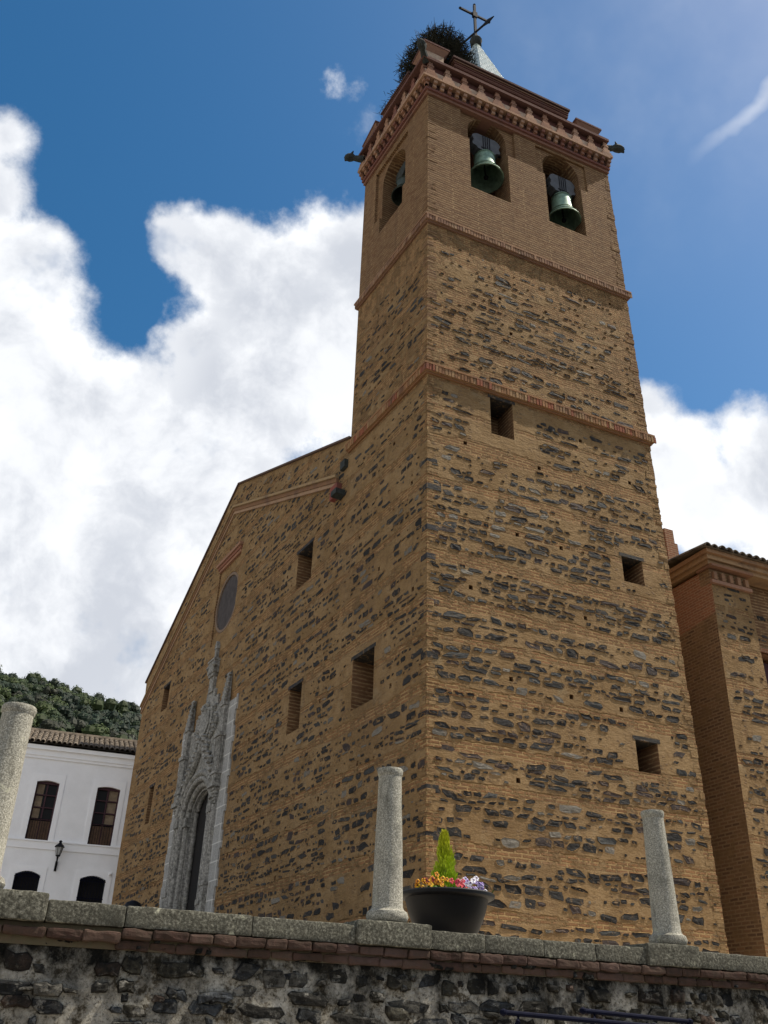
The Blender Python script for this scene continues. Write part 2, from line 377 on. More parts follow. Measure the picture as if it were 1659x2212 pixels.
def link(name, me, parent=None, loc=None):
    o = bpy.data.objects.new(name, me); COL.objects.link(o)
    if parent: o.parent = parent
    if loc: o.location = loc
    return o


def tag(o, label=None, cat=None, group=None, kind=None):
    if label: o['label'] = label
    if cat: o['category'] = cat
    if group: o['group'] = group
    if kind: o['kind'] = kind
    return o


def empty(name, loc=(0, 0, 0)):
    o = bpy.data.objects.new(name, None); COL.objects.link(o); o.location = loc; o.empty_display_size = .2
    return o


def copy_tree(o, parent=None):
    c = o.copy(); COL.objects.link(c)
    if parent: c.parent = parent
    for ch in list(o.children): copy_tree(ch, c)
    return c


def booled(base, cuts):
    """base MB minus each cutter MB, as a new mesh"""
    ob = link('tmp', base.mesh('tmp', [M['mas']], uv=False)); cs = []
    for q in cuts:
        c = link('tmpc', q.mesh('tmpc', [M['mas']], uv=False)); cs.append(c)
        md = ob.modifiers.new('b', 'BOOLEAN'); md.operation = 'DIFFERENCE'; md.object = c; md.solver = 'EXACT'
    dg = bpy.context.evaluated_depsgraph_get(); dg.update()
    me = bpy.data.meshes.new_from_object(ob.evaluated_get(dg))
    vs = [tuple(v.co) for v in me.vertices]; fs = [tuple(p.vertices) for p in me.polygons]
    ns = [tuple(p.normal) for p in me.polygons]; ce = [tuple(p.center) for p in me.polygons]
    for o in [ob]+cs:
        dm = o.data; bpy.data.objects.remove(o); bpy.data.meshes.remove(dm)
    return vs, fs, ns, ce


SK = math.sin(-.095)
NF = Vector((-1, SK, 0)).normalized()
def FR(u, v, d=0): return (u, -d, v)                                  # tower right face
def FA(u, v, d=0): return (SK*u+NF.x*d, u+NF.y*d, v)                  # church front
def arch(c, w, z0, zs, n=14, k=1.0):
    """round-headed opening outline: centre c, half width w, sill z0, springing zs"""
    return [(c-w, z0), (c+w, z0)] + [(c+w*math.cos(pi*i/n), zs+w*k*math.sin(pi*i/n)) for i in range(n+1)]
def rect(u0, u1, v0, v1): return [(u0, v0), (u1, v0), (u1, v1), (u0, v1)]


# ------------------------------------------------------------------ rubble stones
def stone_tint(rng):
    k = rng.random()
    if k < .6: b = rng.uniform(.012, .032); return (b*1.06, b*.99, b*.93)
    if k < .74: b = rng.uniform(.035, .06); return (b*.98, b, b*.96)
    if k < .9: b = rng.uniform(.025, .05); return (b*1.3, b*.92, b*.8)
    b = rng.uniform(.11, .19); return (b*1.06, b*.95, b*.78)


def stone(mb, fr, u, v, w, h, rng, mi_stone, mi_lip, lip=.022, relief=.011, tint=None):
    rot = rng.gauss(0, .05); ring = []
    nt, nb = rng.randint(2, 4), rng.randint(2, 4); sk = rng.gauss(0, .08)*w
    U = rng.uniform
    ring.append((w/2*U(.86, 1.05), h*U(-.2, .25)))
    for q in range(nt): ring.append((w/2*(.8-1.6*q/(nt-1))*U(.82, 1.05)+sk, h/2*U(.55, 1.08)))
    ring.append((-w/2*U(.86, 1.05), h*U(-.25, .2)))
    for q in range(nb): ring.append((-w/2*(.8-1.6*q/(nb-1))*U(.82, 1.05)-sk, -h/2*U(.55, 1.08)))
    ring = [(x*math.cos(rot)-y*math.sin(rot), x*math.sin(rot)+y*math.cos(rot)) for x, y in ring]; n = len(ring)
    hl = rng.choice((.003, .006, .010, .014)) if lip else 0
    tx, ty = rng.gauss(0, .06), rng.gauss(0, .12)
    cap = rng.uniform(.0, relief)
    vs = []
    for (g, d, k) in ((lip, -.004, 0), (lip*.3, hl, 0), (-.003, hl*.2, 0), (-.014, cap, 1), (-.05, cap*1.2, 1)):
        for x, y in ring:
            L = math.hypot(x, y) or 1e-6; q = max(.3, 1+g/L) if g > -.03 else .5
            px, py = x*q, y*q
            dd = max(.001, d+(px*tx+py*ty)*.4+rng.uniform(-.005, .006)) if k else d
            vs.append(fr(u+px, v+py, dd))
    vs.append(fr(u, v, cap*1.2+rng.uniform(-.005, .01)))
    fs = []; ms = []
    for j in range(4):
        for i in range(n):
            fs.append((j*n+i, j*n+(i+1) % n, (j+1)*n+(i+1) % n, (j+1)*n+i)); ms.append(mi_lip if j < 2 else mi_stone)
    for i in range(n): fs.append((4*n+i, 4*n+(i+1) % n, 5*n)); ms.append(mi_stone)
    if fr is FA: fs = [tuple(reversed(f)) for f in fs]
    mb.add(vs, fs, ms, tint or stone_tint(rng))


def rubble(mb, fr, u0, u1, v0, v1, ok, rng, mi_stone, mi_lip, dens=.74, dz=None, sc=1.0, vs=BAND):
    v = v0
    while v < v1:
        ph = ((v+.12*math.sin(v*2.1)+.05*math.sin(v*4.3))/BAND-BPH) % 1.0
        if ph > .88 or ph < .13: v += .03; continue
        hrow = rng.choice((.08, .11, .14, .17, .2, .24))*rng.uniform(.9, 1.1)*sc
        u = u0+rng.uniform(0, .2); wv = rng.uniform(0, 6)
        while u < u1:
            w = min(.6, max(.09, rng.lognormvariate(math.log(.25), .52)))*sc
            h = max(.045, min(hrow*rng.uniform(.7, 1.1), w*rng.uniform(.32, .72)))
            if w > .45*sc: h = min(h, .17*sc)
            uc, vc = u+w/2, v+hrow/2+rng.uniform(-.035, .035)+.04*math.sin(uc_w(u)+wv)
            dn = dens if dz is None else dens*dz(uc, vc)
            if rng.random() < dn and ok(uc, vc, w/2+.02, h/2+.02): stone(mb, fr, uc, vc, w, h, rng, mi_stone, mi_lip)
            elif rng.random() < .35 and ok(uc, vc, .08, .06): stone(mb, fr, uc, vc, rng.uniform(.06, .12)*sc, rng.uniform(.04, .08)*sc, rng, mi_stone, mi_lip, .012)
            u += w+rng.uniform(.005, .075)*sc
        v += hrow+rng.uniform(.005, .03)
def uc_w(u): return u*1.7


def clear_of(rects, inside):
    def ok(u, v, a, b):
        if not inside(u, v, a, b): return False
        for (x0, x1, z0, z1) in rects:
            if u+a > x0 and u-a < x1 and v+b > z0 and v-b < z1: return False
        return True
    return ok


# ------------------------------------------------------------------ ground
g = MB(); g.add([(-900, -6.62, -.8), (900, -6.62, -.8), (900, 1800, -.8), (-900, 1800, -.8)], [(0, 1, 2, 3)])
tag(g.build('plaza_ground', M['pave'], fix=False), kind='structure')
g = MB(); g.add([(-900, -1200, -3.35), (900, -1200, -3.35), (900, -6.7, -3.35), (-900, -6.7, -3.35)], [(0, 1, 2, 3)])
tag(g.build('street', M['asph'], fix=False), kind='structure')
g = MB(); g.box(-40, 30, -8.9, -7.02, -3.346, -2.45); tag(g.build('raised_pavement', M['pave']), kind='structure')

# ------------------------------------------------------------------ bell tower
ZT = 24.5
tower = tag(empty('bell_tower', (0, 0, -.8)), 'tall bell tower of brick and dark rubble with belfry arches on top', 'tower')
def tparent(o): o.parent = tower; o.matrix_parent_inverse = Matrix.Translation((0, 0, .8)); return o
B0 = [(0, 0), (7, 0), (7, 4.12), (SK*4.12, 4.12)]
def pl(z): return lambda u, v, d: (u, v, d)
base = MB(); base.ext(B0, lambda u, v, d: (u, v, d), -.8, ZT)
cav = MB(); cav.ext([(.85, .85), (6.2, .85), (6.2, 3.3), (.6, 3.3)], lambda u, v, d: (u, v, d), 20.0, ZT-.12)
A1 = arch(2.19, .71, 20.7, 23.62); A2 = arch(5.02, .71, 20.6, 23.45); A3 = arch(2.22, .73, 20.75, 23.1)
cuts = [cav]
c = MB()
for a, fr in ((A1, FR), (A2, FR), (A3, FA)): c.ext(a, fr, .3, -1.0)
cuts.append(c)
c = MB()                                           # shallow square panels around the arches
c.ext(rect(1.18, 3.2, 23.0, 24.32), FR, .3, -.09); c.ext(rect(4.02, 6.02, 22.85, 24.15), FR, .3, -.07); c.ext(rect(1.22, 3.3, 21.5, 23.98), FA, .3, -.09)
cuts.append(c)
WIN_R = [(1.82, 2.5, 11.55, 12.74), (5.5, 6.14, 8.23, 8.98), (5.24, 5.86, 3.5, 4.25)]
WIN_F = [(2.28, 3.35, 4.92, 6.24)]
c = MB()
for w in WIN_R: c.ext(rect(*w), FR, .3, -.75)
for w in WIN_F: c.ext(rect(*w), FA, .3, -.75)
hr = random.Random(5)
PUT_R = [(2.42, 8.75), (3.67, 8.7), (1.05, 11.0), (3.2, 10.9), (2.05, 5.0+.06), (3.6, 4.92), (4.95, 4.85), (2.1, 2.9), (4.2, 6.95), (1.1, 7.05), (6.1, 11.3), (5.3, 15.0), (2.6, 15.2), (6.3, 17.9), (4.6, 12.2), (2.3, 16.4)]
PUT_F = [(1.5, 5.0), (.6, 7.0), (2.2, 8.2), (3.3, 9.6), (.7, 9.9), (1.6, 11.6), (2.9, 3.6)]
for x, z in PUT_R: c.ext(rect(x-.05, x+.05, z-.055, z+.055), FR, .3, -.25)
for x, z in PUT_F: c.ext(rect(x-.05, x+.05, z-.055, z+.055), FA, .3, -.25)
cuts.append(c)
vs, fs, ns, ce = booled(base, cuts)
mb = MB(); ms = []
nfv = (NF.x, NF.y)
for f, nn, cc in zip(fs, ns, ce):
    outer = abs(cc[1]) < .002 or abs(cc[0]*NF.x+cc[1]*NF.y) < .002 or cc[0] > 6.999 or cc[1] > 4.1
    zmin = min(vs[i][2] for i in f); zmax = max(vs[i][2] for i in f)
    ms.append(0 if outer else 1)
# split the plain wall at the belfry line: belfry faces are brick
mb.add(vs, fs, ms)
me = mb.mesh('wall', [M['mas'], M['brick'], M['stone']], uv=False)
bmx = bmesh.new(); bmx.from_mesh(me)
for zc in (18.55,):
    bmesh.ops.bisect_plane(bmx, geom=bmx.verts[:]+bmx.edges[:]+bmx.faces[:], plane_co=(0, 0, zc), plane_no=(0, 0, 1))
bmx.to_mesh(me); bmx.free()
mb = MB(); mb.add([tuple(v.co) for v in me.vertices], [tuple(p.vertices) for p in me.polygons], [1 if p.center.z > 18.55 else p.material_index for p in me.polygons])
bpy.data.meshes.remove(me)
nwall = len(mb.f)
rng = random.Random(11)
grow = lambda R, e: [(a-e, b+e, c-e*.6, d+e*.6) for a, b, c, d in R]
okR = clear_of(grow(WIN_R, .26)+[(x-.08, x+.08, z-.08, z+.08) for x, z in PUT_R]+[(-1, 8, 12.5, 13.08), (1.3, 3.0, 11.3, 12.9)], lambda u, v, a, b: u-a > .0 and u+a < 6.98 and v < 17.9)
okF = clear_of(grow(WIN_F, .26)+[(x-.08, x+.08, z-.08, z+.08) for x, z in PUT_F]+[(-1, 8, 12.5, 13.08)], lambda u, v, a, b: u-a > .0 and u+a < 4.1 and v < 17.6)
def dzR(u, v):
    k = 1.0 if v < 9.5 else (.72 if v < 12.5 else .62)
    if v > 16.6: k *= .35
    if v > 12.6 and (u < .5 or u > 6.3): k *= .3
    return k
rubble(mb, FR, .04, 6.97, -.75, 17.8, okR, rng, 2, 0, .88, dzR)
rubble(mb, FA, .04, 4.08, -.75, 17.4, okF, rng, 2, 0, .74, dzR)
# big quoin stones wrapping the near corner
for z in [.55, 1.62, 2.5, 4.0, 5.25, 6.2, 6.5, 7.6, 8.35, 9.45, 10.2]:
    h = rng.uniform(.07, .17); a, b = rng.uniform(.18, .42), rng.uniform(.15, .35); t = stone_tint(rng) if rng.random() < .5 else (.03, .029, .032)
    d = rng.uniform(.004, .012)
    mb.ext([(-d, -d), (a, -d), (a+rng.uniform(-.03, .03), .02), (SK*b, b), (SK*b-d, b)], lambda u, v, q: (u, v, q), z-h/2, z+h/2, 2, t)
z = -.78
while z < 24.2:                       # worn, uneven bricks up the two visible corners
    hgt = rng.choice((.07, .082, .1, .15))
    mi = 1 if z > 18.6 else (0 if z < 12.9 or rng.random() < .5 else 1)
    if not (12.75 < z < 13.15 or 18.3 < z < 18.75):
        if rng.random() < .7:
            a, b, d = rng.uniform(.1, .34), rng.uniform(.1, .3), rng.uniform(.001, .013)
            mb.ext([(-d, -d), (a, -d), (a, .01), (SK*b, b), (SK*b-d, b)], lambda u, v, q: (u, v, q), z, z+hgt-.008, mi)
        if rng.random() < .75:
            a, d = rng.uniform(.1, .32), rng.uniform(.001, .02)
            mb.ext([(7-a, -d*.7), (7+d, -d*.7), (7+d, .2), (7-.02, .2), (7-.02, .01), (7-a, .01)], lambda u, v, q: (u, v, q), z, z+hgt-.008, mi)
    z += hgt
me = mb.mesh('wall', [M['mas'], M['brick'], M['stone']], fix=False)
tparent(link('wall', me))

for fr, ws in ((FR, WIN_R), (FA, WIN_F)):
    for a, b, z0, z1 in ws:
        lt = MB(); lt.box(a-.06, b+.08, z1-.045, z1+.05, -.7, .006, 0, (.03, .028, .026), fr)
        tparent(lt.build('lintel', M['stone']))
# string courses: soldier bricks between two thin ledges
def ring_fr(side):
    if side == 0: return FR, 0, 7.0
    return FA, 0, 4.12


def course(name, z, proud, hs, cols, led=(.05, .055)):
    mb = MB(); rg = random.Random(name+str(z))
    e = proud
    def ringbox(d, z0, z1, col):
        pts = [(-d+0.0, -d), (7+d, -d), (7+d, 4.12+d), (SK*4.12-d, 4.12+d)]
        mb.ext(pts, lambda u, v, q: (u, v, q), z0, z1, 0, col)
    ringbox(e*.45, z-led[0], z, cols[1]); ringbox(e*.75, z, z+hs, cols[2]); ringbox(e*1.0, z+hs, z+hs+led[1], cols[0])
    for fr, L in ((FR, 7.0), (FA, 4.1)):
        u = -e*.7
        while u < L+e*.7:
            w = rg.uniform(.062, .075); c = random.Random(int(u*9)+int(z)).choice(cols)
            k = rg.uniform(.85, 1.1); c = tuple(x*k for x in c)
            mb.box(u, u+w, z+.004, z+hs-.004, e*.7, e*.93+rg.uniform(-.01, .01), 0, c, fr)
            u += w+.022
    o = mb.build(name, M['tint']); tparent(o); return o
RB = [(.29, .155, .075), (.24, .125, .062), (.30, .18, .09), (.27, .10, .055), (.32, .20, .10)]
BB = [(.29, .17, .1), (.22, .125, .08), (.25, .15, .09), (.31, .2, .12)]
course('string_course', 12.86, .13, .20, RB)
course('string_course', 18.42, .12, .18, BB)

# cornice
cn = MB(); rg = random.Random(3)
CP = [(.28, .15, .095), (.23, .115, .075), (.32, .185, .115), (.2, .09, .065), (.36, .22, .145)]
def ringb(mb, d, z0, z1, col, mi=0):
    e = d*.25-.1*(z0 > 24.6)
    mb.ext([(-d, -d), (7+e, -d), (7+e, 4.12+e), (SK*4.12-d, 4.12+e)], lambda u, v, q: (u, v, q), z0, z1, mi, col)
ringb(cn, .07, 24.3, 24.42, (.21, .11, .075)); ringb(cn, .13, 24.42, 24.52, (.17, .075, .06)); ringb(cn, .10, 24.52, 24.80, (.055, .028, .024))  # last band, behind the dentils, tinted dark as painted shade in the gaps
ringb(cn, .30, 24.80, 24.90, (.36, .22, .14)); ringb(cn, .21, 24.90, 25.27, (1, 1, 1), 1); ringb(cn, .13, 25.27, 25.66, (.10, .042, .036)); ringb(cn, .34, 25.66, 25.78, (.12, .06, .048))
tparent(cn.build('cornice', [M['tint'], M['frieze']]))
cb = MB()
for fr, L in ((FR, 7.0), (FA, 4.12)):
    k = int(L/.27); 
    for i in range(k+2):
        u = -.18+i*(L+.08)/(k+1); c = rg.choice(CP)
        cb = MB(); cb.box(u, u+.12, 24.53, 24.66, .10, .19, 0, c, fr); cb.box(u, u+.12, 24.66, 24.795, .10, .26, 0, c, fr)
        tparent(cb.build('dentil', M['tint']))
for fr, L, k in ((FR, 7.0, 11), (FA, 4.12, 7)):
    for i in range(k+1):
        u = -.02+i*(L-.1)/k; c = rg.choice(CP); fz = MB()
        for w, z0, z1, d in ((.22, 24.905, 25.03, .29), (.18, 25.03, 25.13, .28), (.13, 25.13, 25.27, .27), (.085, 25.27, 25.42, .25), (.11, 25.42, 25.5, .26), (.07, 25.5, 25.655, .25)):
            k2 = rg.uniform(.85, 1.1)
            fz.box(u-w, u+w, z0, z1-.006, .12, d, 0, tuple(q*k2 for q in c), fr)
        tparent(fz.build('frieze_relief', M['tint']))
# parapet: corner merlons and long middle panels with overhanging brick tops
def merlon(name, fr, u0, u1, d0, d1, z0, z1, tops=True):
    mb = MB()
    mb.box(u0, u1, z0, z0+(z1-z0)*.45, d0, d1, 1, (1, 1, 1), fr)
    mb.box(u0-.05, u1+.05, z0+(z1-z0)*.45, z1-.09, d0-.05, d1+.05, 0, (.13, .065, .052), fr)
    for q in range(3): mb.box(u0-.06-.015*q, u1+.06+.015*q, z0+(z1-z0)*(.5+.13*q), z0+(z1-z0)*(.56+.13*q), d0-.06-.015*q, d1+.06+.015*q, 0, tuple(q_*.6 for q_ in rg.choice(CP)), fr)
    mb.box(u0-.13, u1+.13, z1-.09, z1, d0-.13, d1+.13, 0, (.085, .05, .042), fr)
    o = tparent(mb.build(name, [M['tint'], M['frieze']])); return o
merlon('parapet_panel', FR, .95, 5.35, -.30, .14, 25.78, 26.62)
merlon('parapet_panel', FA, .95, 2.55, -.30, .14, 25.78, 26.45)
def cmer(u0, u1, y0, y1, z1, slope=.16):
    mb = MB(); z0 = 25.78
    mb.box(u0, u1, y0, y1, z0, z1-.1, 1)
    vs = [(x, y, z) for z, e in ((z1-.3, 0.0), (z1-.08, .14)) for (x, y) in ((u0-e, y0-e), (u1+e, y0-e), (u1+e, y1+e), (u0-e, y1+e))]
    mb.add(vs, [(0, 1, 2, 3), (4, 5, 6, 7), (0, 1, 5, 4), (1, 2, 6, 5), (2, 3, 7, 6), (3, 0, 4, 7)], 0, (.26, .15, .105))
    mb.box(u0-.16, u1+.16, y0-.16, y1+.16, z1-.08, z1, 0, (.12, .06, .05))
    return tparent(mb.build('corner_merlon', [M['tint'], M['frieze']]))
cmer(-.12, .52, -.12, .5, 26.75); cmer(5.85, 6.62, -.12, .5, 26.3); cmer(-.5, .1, 2.95, 3.8, 26.15); cmer(6.2, 6.8, 3.4, 3.95, 26.4)
mb = MB(); mb.box(4.75, 5.35, -.05, .3, 26.62, 26.74, 0, (.14, .07, .055)); mb.lathe([(.11, 0), (.12, .1), (.08, .2), (.1, .28), (.03, .36)], 10, (4.9, .1, 26.74), 0, (.5, .38, .26))
tparent(mb.build('finial', M['tint']))
def gargoyle(p, d, L):
    mb = MB(); p = Vector(p); d = Vector(d).normalized(); 
    pts = [p+d*(L*t)+Vector((0, 0, z)) for t, z in ((0, 0), (.25, .02), (.5, .05), (.62, .09), (.8, .07), (.93, .05), (1.0, .01))]
    mb.tube(pts, [.13, .12, .10, .15, .15, .11, .05], 8)
    up = Vector((0, 0, 1)); sdv = d.cross(up)
    for sg in (-1, 1): mb.tube([pts[3]+sdv*.09*sg+up*.1, pts[3]+sdv*.12*sg+up*.2-d*.05], [.05, .015], 5)
    mb.tube([pts[4]+up*-.1, pts[5]+up*-.14+d*.05], [.06, .04], 6)
    return tparent(mb.build('gargoyle', M['garg']))
gargoyle((-.15, -.15, 25.72), (-.75, -.8, .15), .7); gargoyle((6.8, -.1, 25.5), (.95, -.15, .2), .95); gargoyle((-.6, 3.85, 25.3), (-.75, .4, .1), .7)
# spire roof
mb = MB(); cx, cy = 3.15, 2.0; k = 8; zb, za = 26.2, 32.1
vs = [(cx+2.25*math.cos(2*pi*(i+.5)/k), cy+1.95*math.sin(2*pi*(i+.5)/k), zb) for i in range(k)]+[(cx+.13*math.cos(2*pi*(i+.5)/k), cy+.13*math.sin(2*pi*(i+.5)/k), za) for i in range(k)]
mb.add(vs, [(i, (i+1) % k, (i+1) % k+k, i+k) for i in range(k)]+[tuple(range(k)), tuple(range(2*k-1, k-1, -1))])
mb.box(cx-2.4, cx+2.4, .6, 3.6, 25.7, 26.25, 0)
sp = tparent(mb.build('spire', M['spire']))
mb = MB(); mb.lathe([(.16, 0), (.22, .06), (.13, .14), (.2, .24), (.25, .36), (.2, .48), (.1, .56), (.07, .62)], 14, (cx, cy, 32.08), 0)
mb.build('spire_ball', M['garg'], sp)
sp.children[-1].matrix_parent_inverse = sp.matrix_world.inverted()
mb = MB(); Z = 32.6
mb.box(cx-.05, cx+.05, cy-.04, cy+.04, Z, 34.95); mb.box(cx-.66, cx+.66, cy-.035, cy+.035, 34.22, 34.31)
mb.box(cx-.1, cx+.1, cy-.06, cy+.06, 34.1, 34.43)
for (x, z) in ((cx-.68, 34.265), (cx+.68, 34.265), (cx, 35.0)): mb.lathe([(.01, -.1), (.06, 0), (.01, .1)], 8, (x, cy, z))
VF = lambda u, v, d: (cx+u*.35+d, cy-u*.93, v)
mb.ext([(-.95, 33.02), (.8, 33.02), (.8, 33.1), (-.95, 33.1)], VF, -.03, .03); mb.ext([(.4, 33.0), (.65, 32.92), (.95, 33.06), (.65, 33.2), (.4, 33.12)], VF, -.02, .02)
mb.ext([(-.8, 33.06), (-1.15, 33.2), (-1.15, 32.92)], VF, -.02, .02)
tag(mb.build('cross', M['iron']), 'black iron cross with a weather vane arm on top of the spire', 'cross')

# bells
def bell(loc, R, H, yk, rot, label, mats):
    e = empty('bell', loc); e.rotation_euler = (0, 0, rot)
    mb = MB()
    pr = [(.02, H), (R*.42, H), (R*.52, H*.94), (R*.56, H*.82), (R*.58, H*.62), (R*.62, H*.42), (R*.70, H*.26), (R*.82, H*.13), (R*.97, H*.04), (R, 0), (R*.94, -.005), (R*.86, H*.05), (R*.72, H*.2), (R*.6, H*.42), (R*.5, H*.86), (.02, H*.9)]
    mb.lathe(pr, 32, cap=False)
    for z, r in ((.09, .90), (.30, .70), (.86, .575)): mb.lathe([(R*r, H*z-.014), (R*r+.02, H*z), (R*r, H*z+.014)], 32, cap=False)
    mb.build('bell_body', mats[0], e, smooth=True)
    mb = MB(); mb.tube([(0, 0, H*.9), (0, 0, H*.3), (.03, 0, H*.08)], [.02, .025, .03], 8); mb.lathe([(.01, -.09), (.07, -.03), (.08, .03), (.03, .1)], 10, (.03, 0, H*.06)); mb.build('clapper', M['iron'], e)
    # headstock with scalloped ends
    w = R*.95; z0 = H+.05; z1 = z0+yk
    pts = [(-w*.55, z0), (w*.55, z0), (w*.66, z0+yk*.12), (w*.86, z0+yk*.16), (w*.92, z0+yk*.28), (w*.84, z0+yk*.4), (w*.82, z0+yk*.55), (w*.92, z0+yk*.66), (w*.9, z0+yk*.8), (w*.78, z0+yk*.92), (w*.6, z1), (-w*.6, z1), (-w*.78, z0+yk*.92), (-w*.9, z0+yk*.8), (-w*.92, z0+yk*.66), (-w*.82, z0+yk*.55), (-w*.84, z0+yk*.4), (-w*.92, z0+yk*.28), (-w*.86, z0+yk*.16), (-w*.66, z0+yk*.12)]
    mb = MB(); mb.ext(pts, lambda u, v, d: (u, d, v), -.16, .16); y = mb.build('headstock', M['yoke'] if R > .5 else M['garg'], e)
    mb = MB()
    for x in (-.12, -.04, .04, .12): mb.tube([(x, -.175, z0-.1), (x, -.175, z1-.02)], .013, 6)
    mb.tube([(-.2, -.17, z0+.1), (.2, -.17, z0+.1)], .014, 6)
    mb.build('strap', M['iron'], y)
    mb = MB(); mb.tube([(-w*1.35, 0, z0+yk*.34), (w*1.35, 0, z0+yk*.34)], .04, 8); mb.build('axle', M['iron'], e)
    tag(e, label, 'bell', 'bells hung in the belfry arches'); return e
bell((2.27, .42, 21.95), .6, 1.12, .72, 0, 'grey green bronze bell in the arch nearest the tower corner', [M['bronze']])
bell((5.2, .42, 21.45), .58, 1.18, .78, 0, 'bright green bronze bell in the right hand belfry arch', [M['bronze']])
bell((.33, 2.35, 22.2), .44, .8, .5, pi/2, 'small dark bell half hidden in the arch above the church front', [M['bronzed']])

# stork nest on the corner
mb = MB(); rg = random.Random(21); C0 = Vector((1.0, 1.05, 27.05))
for i in range(6500):
    a = rg.uniform(0, 2*pi); t = rg.random()**.5
    zz = 1.8*rg.random(); prof = .95+.36*math.sin(min(zz/1.8, 1)*2.4)+.12*math.sin(3*a+1)
    if zz > 1.2: prof *= 1-.35*(zz-1.2)/.6
    rr = t*prof
    p = C0+Vector((rr*math.cos(a)*1.08, rr*math.sin(a)*1.02, zz-.2*rr))
    if rg.random() < .09: q = rg.random()**1.6; p = C0+Vector((-.75-.5*q+rg.gauss(0, .14), .2+1.5*q+rg.gauss(0, .2), .7-1.5*q+rg.gauss(0, .2)))
    L = rg.uniform(.1, .34); th = a+pi/2+rg.gauss(0, .8); ph = rg.gauss(.08, .45)
    d = Vector((math.cos(th)*math.cos(ph), math.sin(th)*math.cos(ph), math.sin(ph)))*L
    if rg.random() < .26: d = Vector((math.cos(a)*.6, math.sin(a)*.6, rg.uniform(-.3, 1.1)))*L*1.1
    w = rg.uniform(.006, .012)
    mb.tube([p-d, p+d*.3+Vector((0, 0, .02)), p+d], [w, w, w*.4], 3)
tag(mb.build('stork_nest', M['twig'], fix=False), 'large dark nest of twigs on the tower parapet corner', 'nest')

# ------------------------------------------------------------------ church (front wall, nave, side chapel, portal)
church = tag(empty('church', (SK*13.6, 13.6, -.8)), 'brick and rubble church with gabled front joined to the bell tower', 'church')
bpy.context.view_layer.update()
INV = Matrix.Translation((SK*13.6, 13.6, -.8)).inverted()
def cpar(o, p=None): o.parent = p or church; o.matrix_parent_inverse = INV; return o
PEAK = (13.74, 16.92); RAKE_R = (4.12, 13.3); EAVE = (22.95, 11.5)
outl = [(4.12, -.8), (22.3, -.8), (22.62, 4), (22.85, 11.0), EAVE, PEAK, RAKE_R]
base = MB(); base.ext(outl, FA, 0, -1.1)
WF = [(6.22, 7.26, 9.66, 10.93), (6.25, 7.05, 5.25, 6.58), (19.1, 19.9, 9.35, 10.42), (19.1, 19.65, 4.95, 6.37)]
PC = 13.62
c = MB()
for w in WF: c.ext(rect(*w), FA, .3, -.8)
c.ext([(13.6+1.13*math.cos(2*pi*i/28), 11.8+1.16*math.sin(2*pi*i/28)) for i in range(28)], FA, .3, -.35)
PUT_C = [(hr.uniform(4.6, 21), hr.uniform(1, 11)) for i in range(30)]
PUT_C = [(u, v) for u, v in PUT_C if not 10.6 < u < 16.6]
for x, z in PUT_C: c.ext(rect(x-.05, x+.05, z-.055, z+.055), FA, .3, -.25)
c2 = MB(); c2.ext(rect(12.5, 14.65, 10.35, 13.45), FA, .3, -.06)
c3 = MB(); c3.ext(arch(PC, 1.72, -1.2, 4.3, 16, .82), FA, .3, -2)
vs, fs, ns, ce = booled(base, [c2, c, c3])
mb = MB(); ms = []
for f, nn, cc in zip(fs, ns, ce):
    dpl = cc[0]*NF.x+cc[1]*NF.y
    ms.append(0 if abs(dpl) < .002 or dpl < -1.09 or (abs(nn[2]) < .05 and abs(nn[0]*NF.x+nn[1]*NF.y) > .9) else 1)
mb.add(vs, fs, ms)
def inF(u, v, a, b):
    if v+b > 16.92-(.62*(u-13.74) if u > 13.74 else .385*(13.74-u))-.12: return False
    return 4.14 < u-a and u+a < 22.2
okC = clear_of(grow(WF, .22)+[(x-.08, x+.08, z-.08, z+.08) for x, z in PUT_C]+[(12.1, 15.0, 10.2, 13.9), (11.0, 16.3, -1, 7.6), (12.0, 15.3, 7.6, 8.5), (13.2, 14.5, 8.4, 10.3)], inF)
rubble(mb, FA, 4.15, 22.25, -.75, 16.5, okC, random.Random(12), 2, 0, .82, lambda u, v: (.9 if u < 11 else .8)*(1 if v < 12.5 else .75), .88)
o = cpar(link('front_wall', mb.mesh('front_wall', [M['masf'], M['brick'], M['stone']], fix=False)))
for a, b, z0, z1 in WF:
    lt = MB(); lt.box(a-.06, b+.08, z1-.045, z1+.05, -.7, .014, 0, (.03, .03, .033), FA)
    cpar(lt.build('lintel', M['stone']))
# rake coping and cornice mouldings
def strip(mb, p, q, th, d0, d1, col, mi=0):
    mb.ext([p, q, (q[0], q[1]-th), (p[0], p[1]-th)], FA, d0, d1, mi, col)
mb = MB()
for p, q in ((RAKE_R, PEAK), (PEAK, EAVE)): 
    mb.ext([p, q, (q[0], q[1]+.07), (p[0], p[1]+.07)], FA, .07, -1.15, 0, (.1, .07, .055))
cpar(mb.build('gable_coping', M['tint']))
mb = MB()
A, B, C = (4.75, 12.35), (13.74, 15.92), (22.85, 10.45)
for p, q in ((A, B), (B, C)):
    strip(mb, p, q, .09, -.01, .15, (.31, .22, .12)); 
    strip(mb, (p[0], p[1]-.093), (q[0], q[1]-.093), .15, -.01, .09, (.21, .12, .065)); strip(mb, (p[0], p[1]-.246), (q[0], q[1]-.246), .12, -.01, .06, (.33, .22, .14))
mb.ext(rect(4.55, 4.98, 11.55, 11.98), FA, -.01, .16, 0, (.22, .07, .055)); 
cpar(mb.build('gable_moulding', M['tint']))
mb = MB(); mb.ext(rect(4.22, 4.5, 12.35, 12.62), FA, -.05, .12); cpar(mb.build('drain_block', M['garg']))
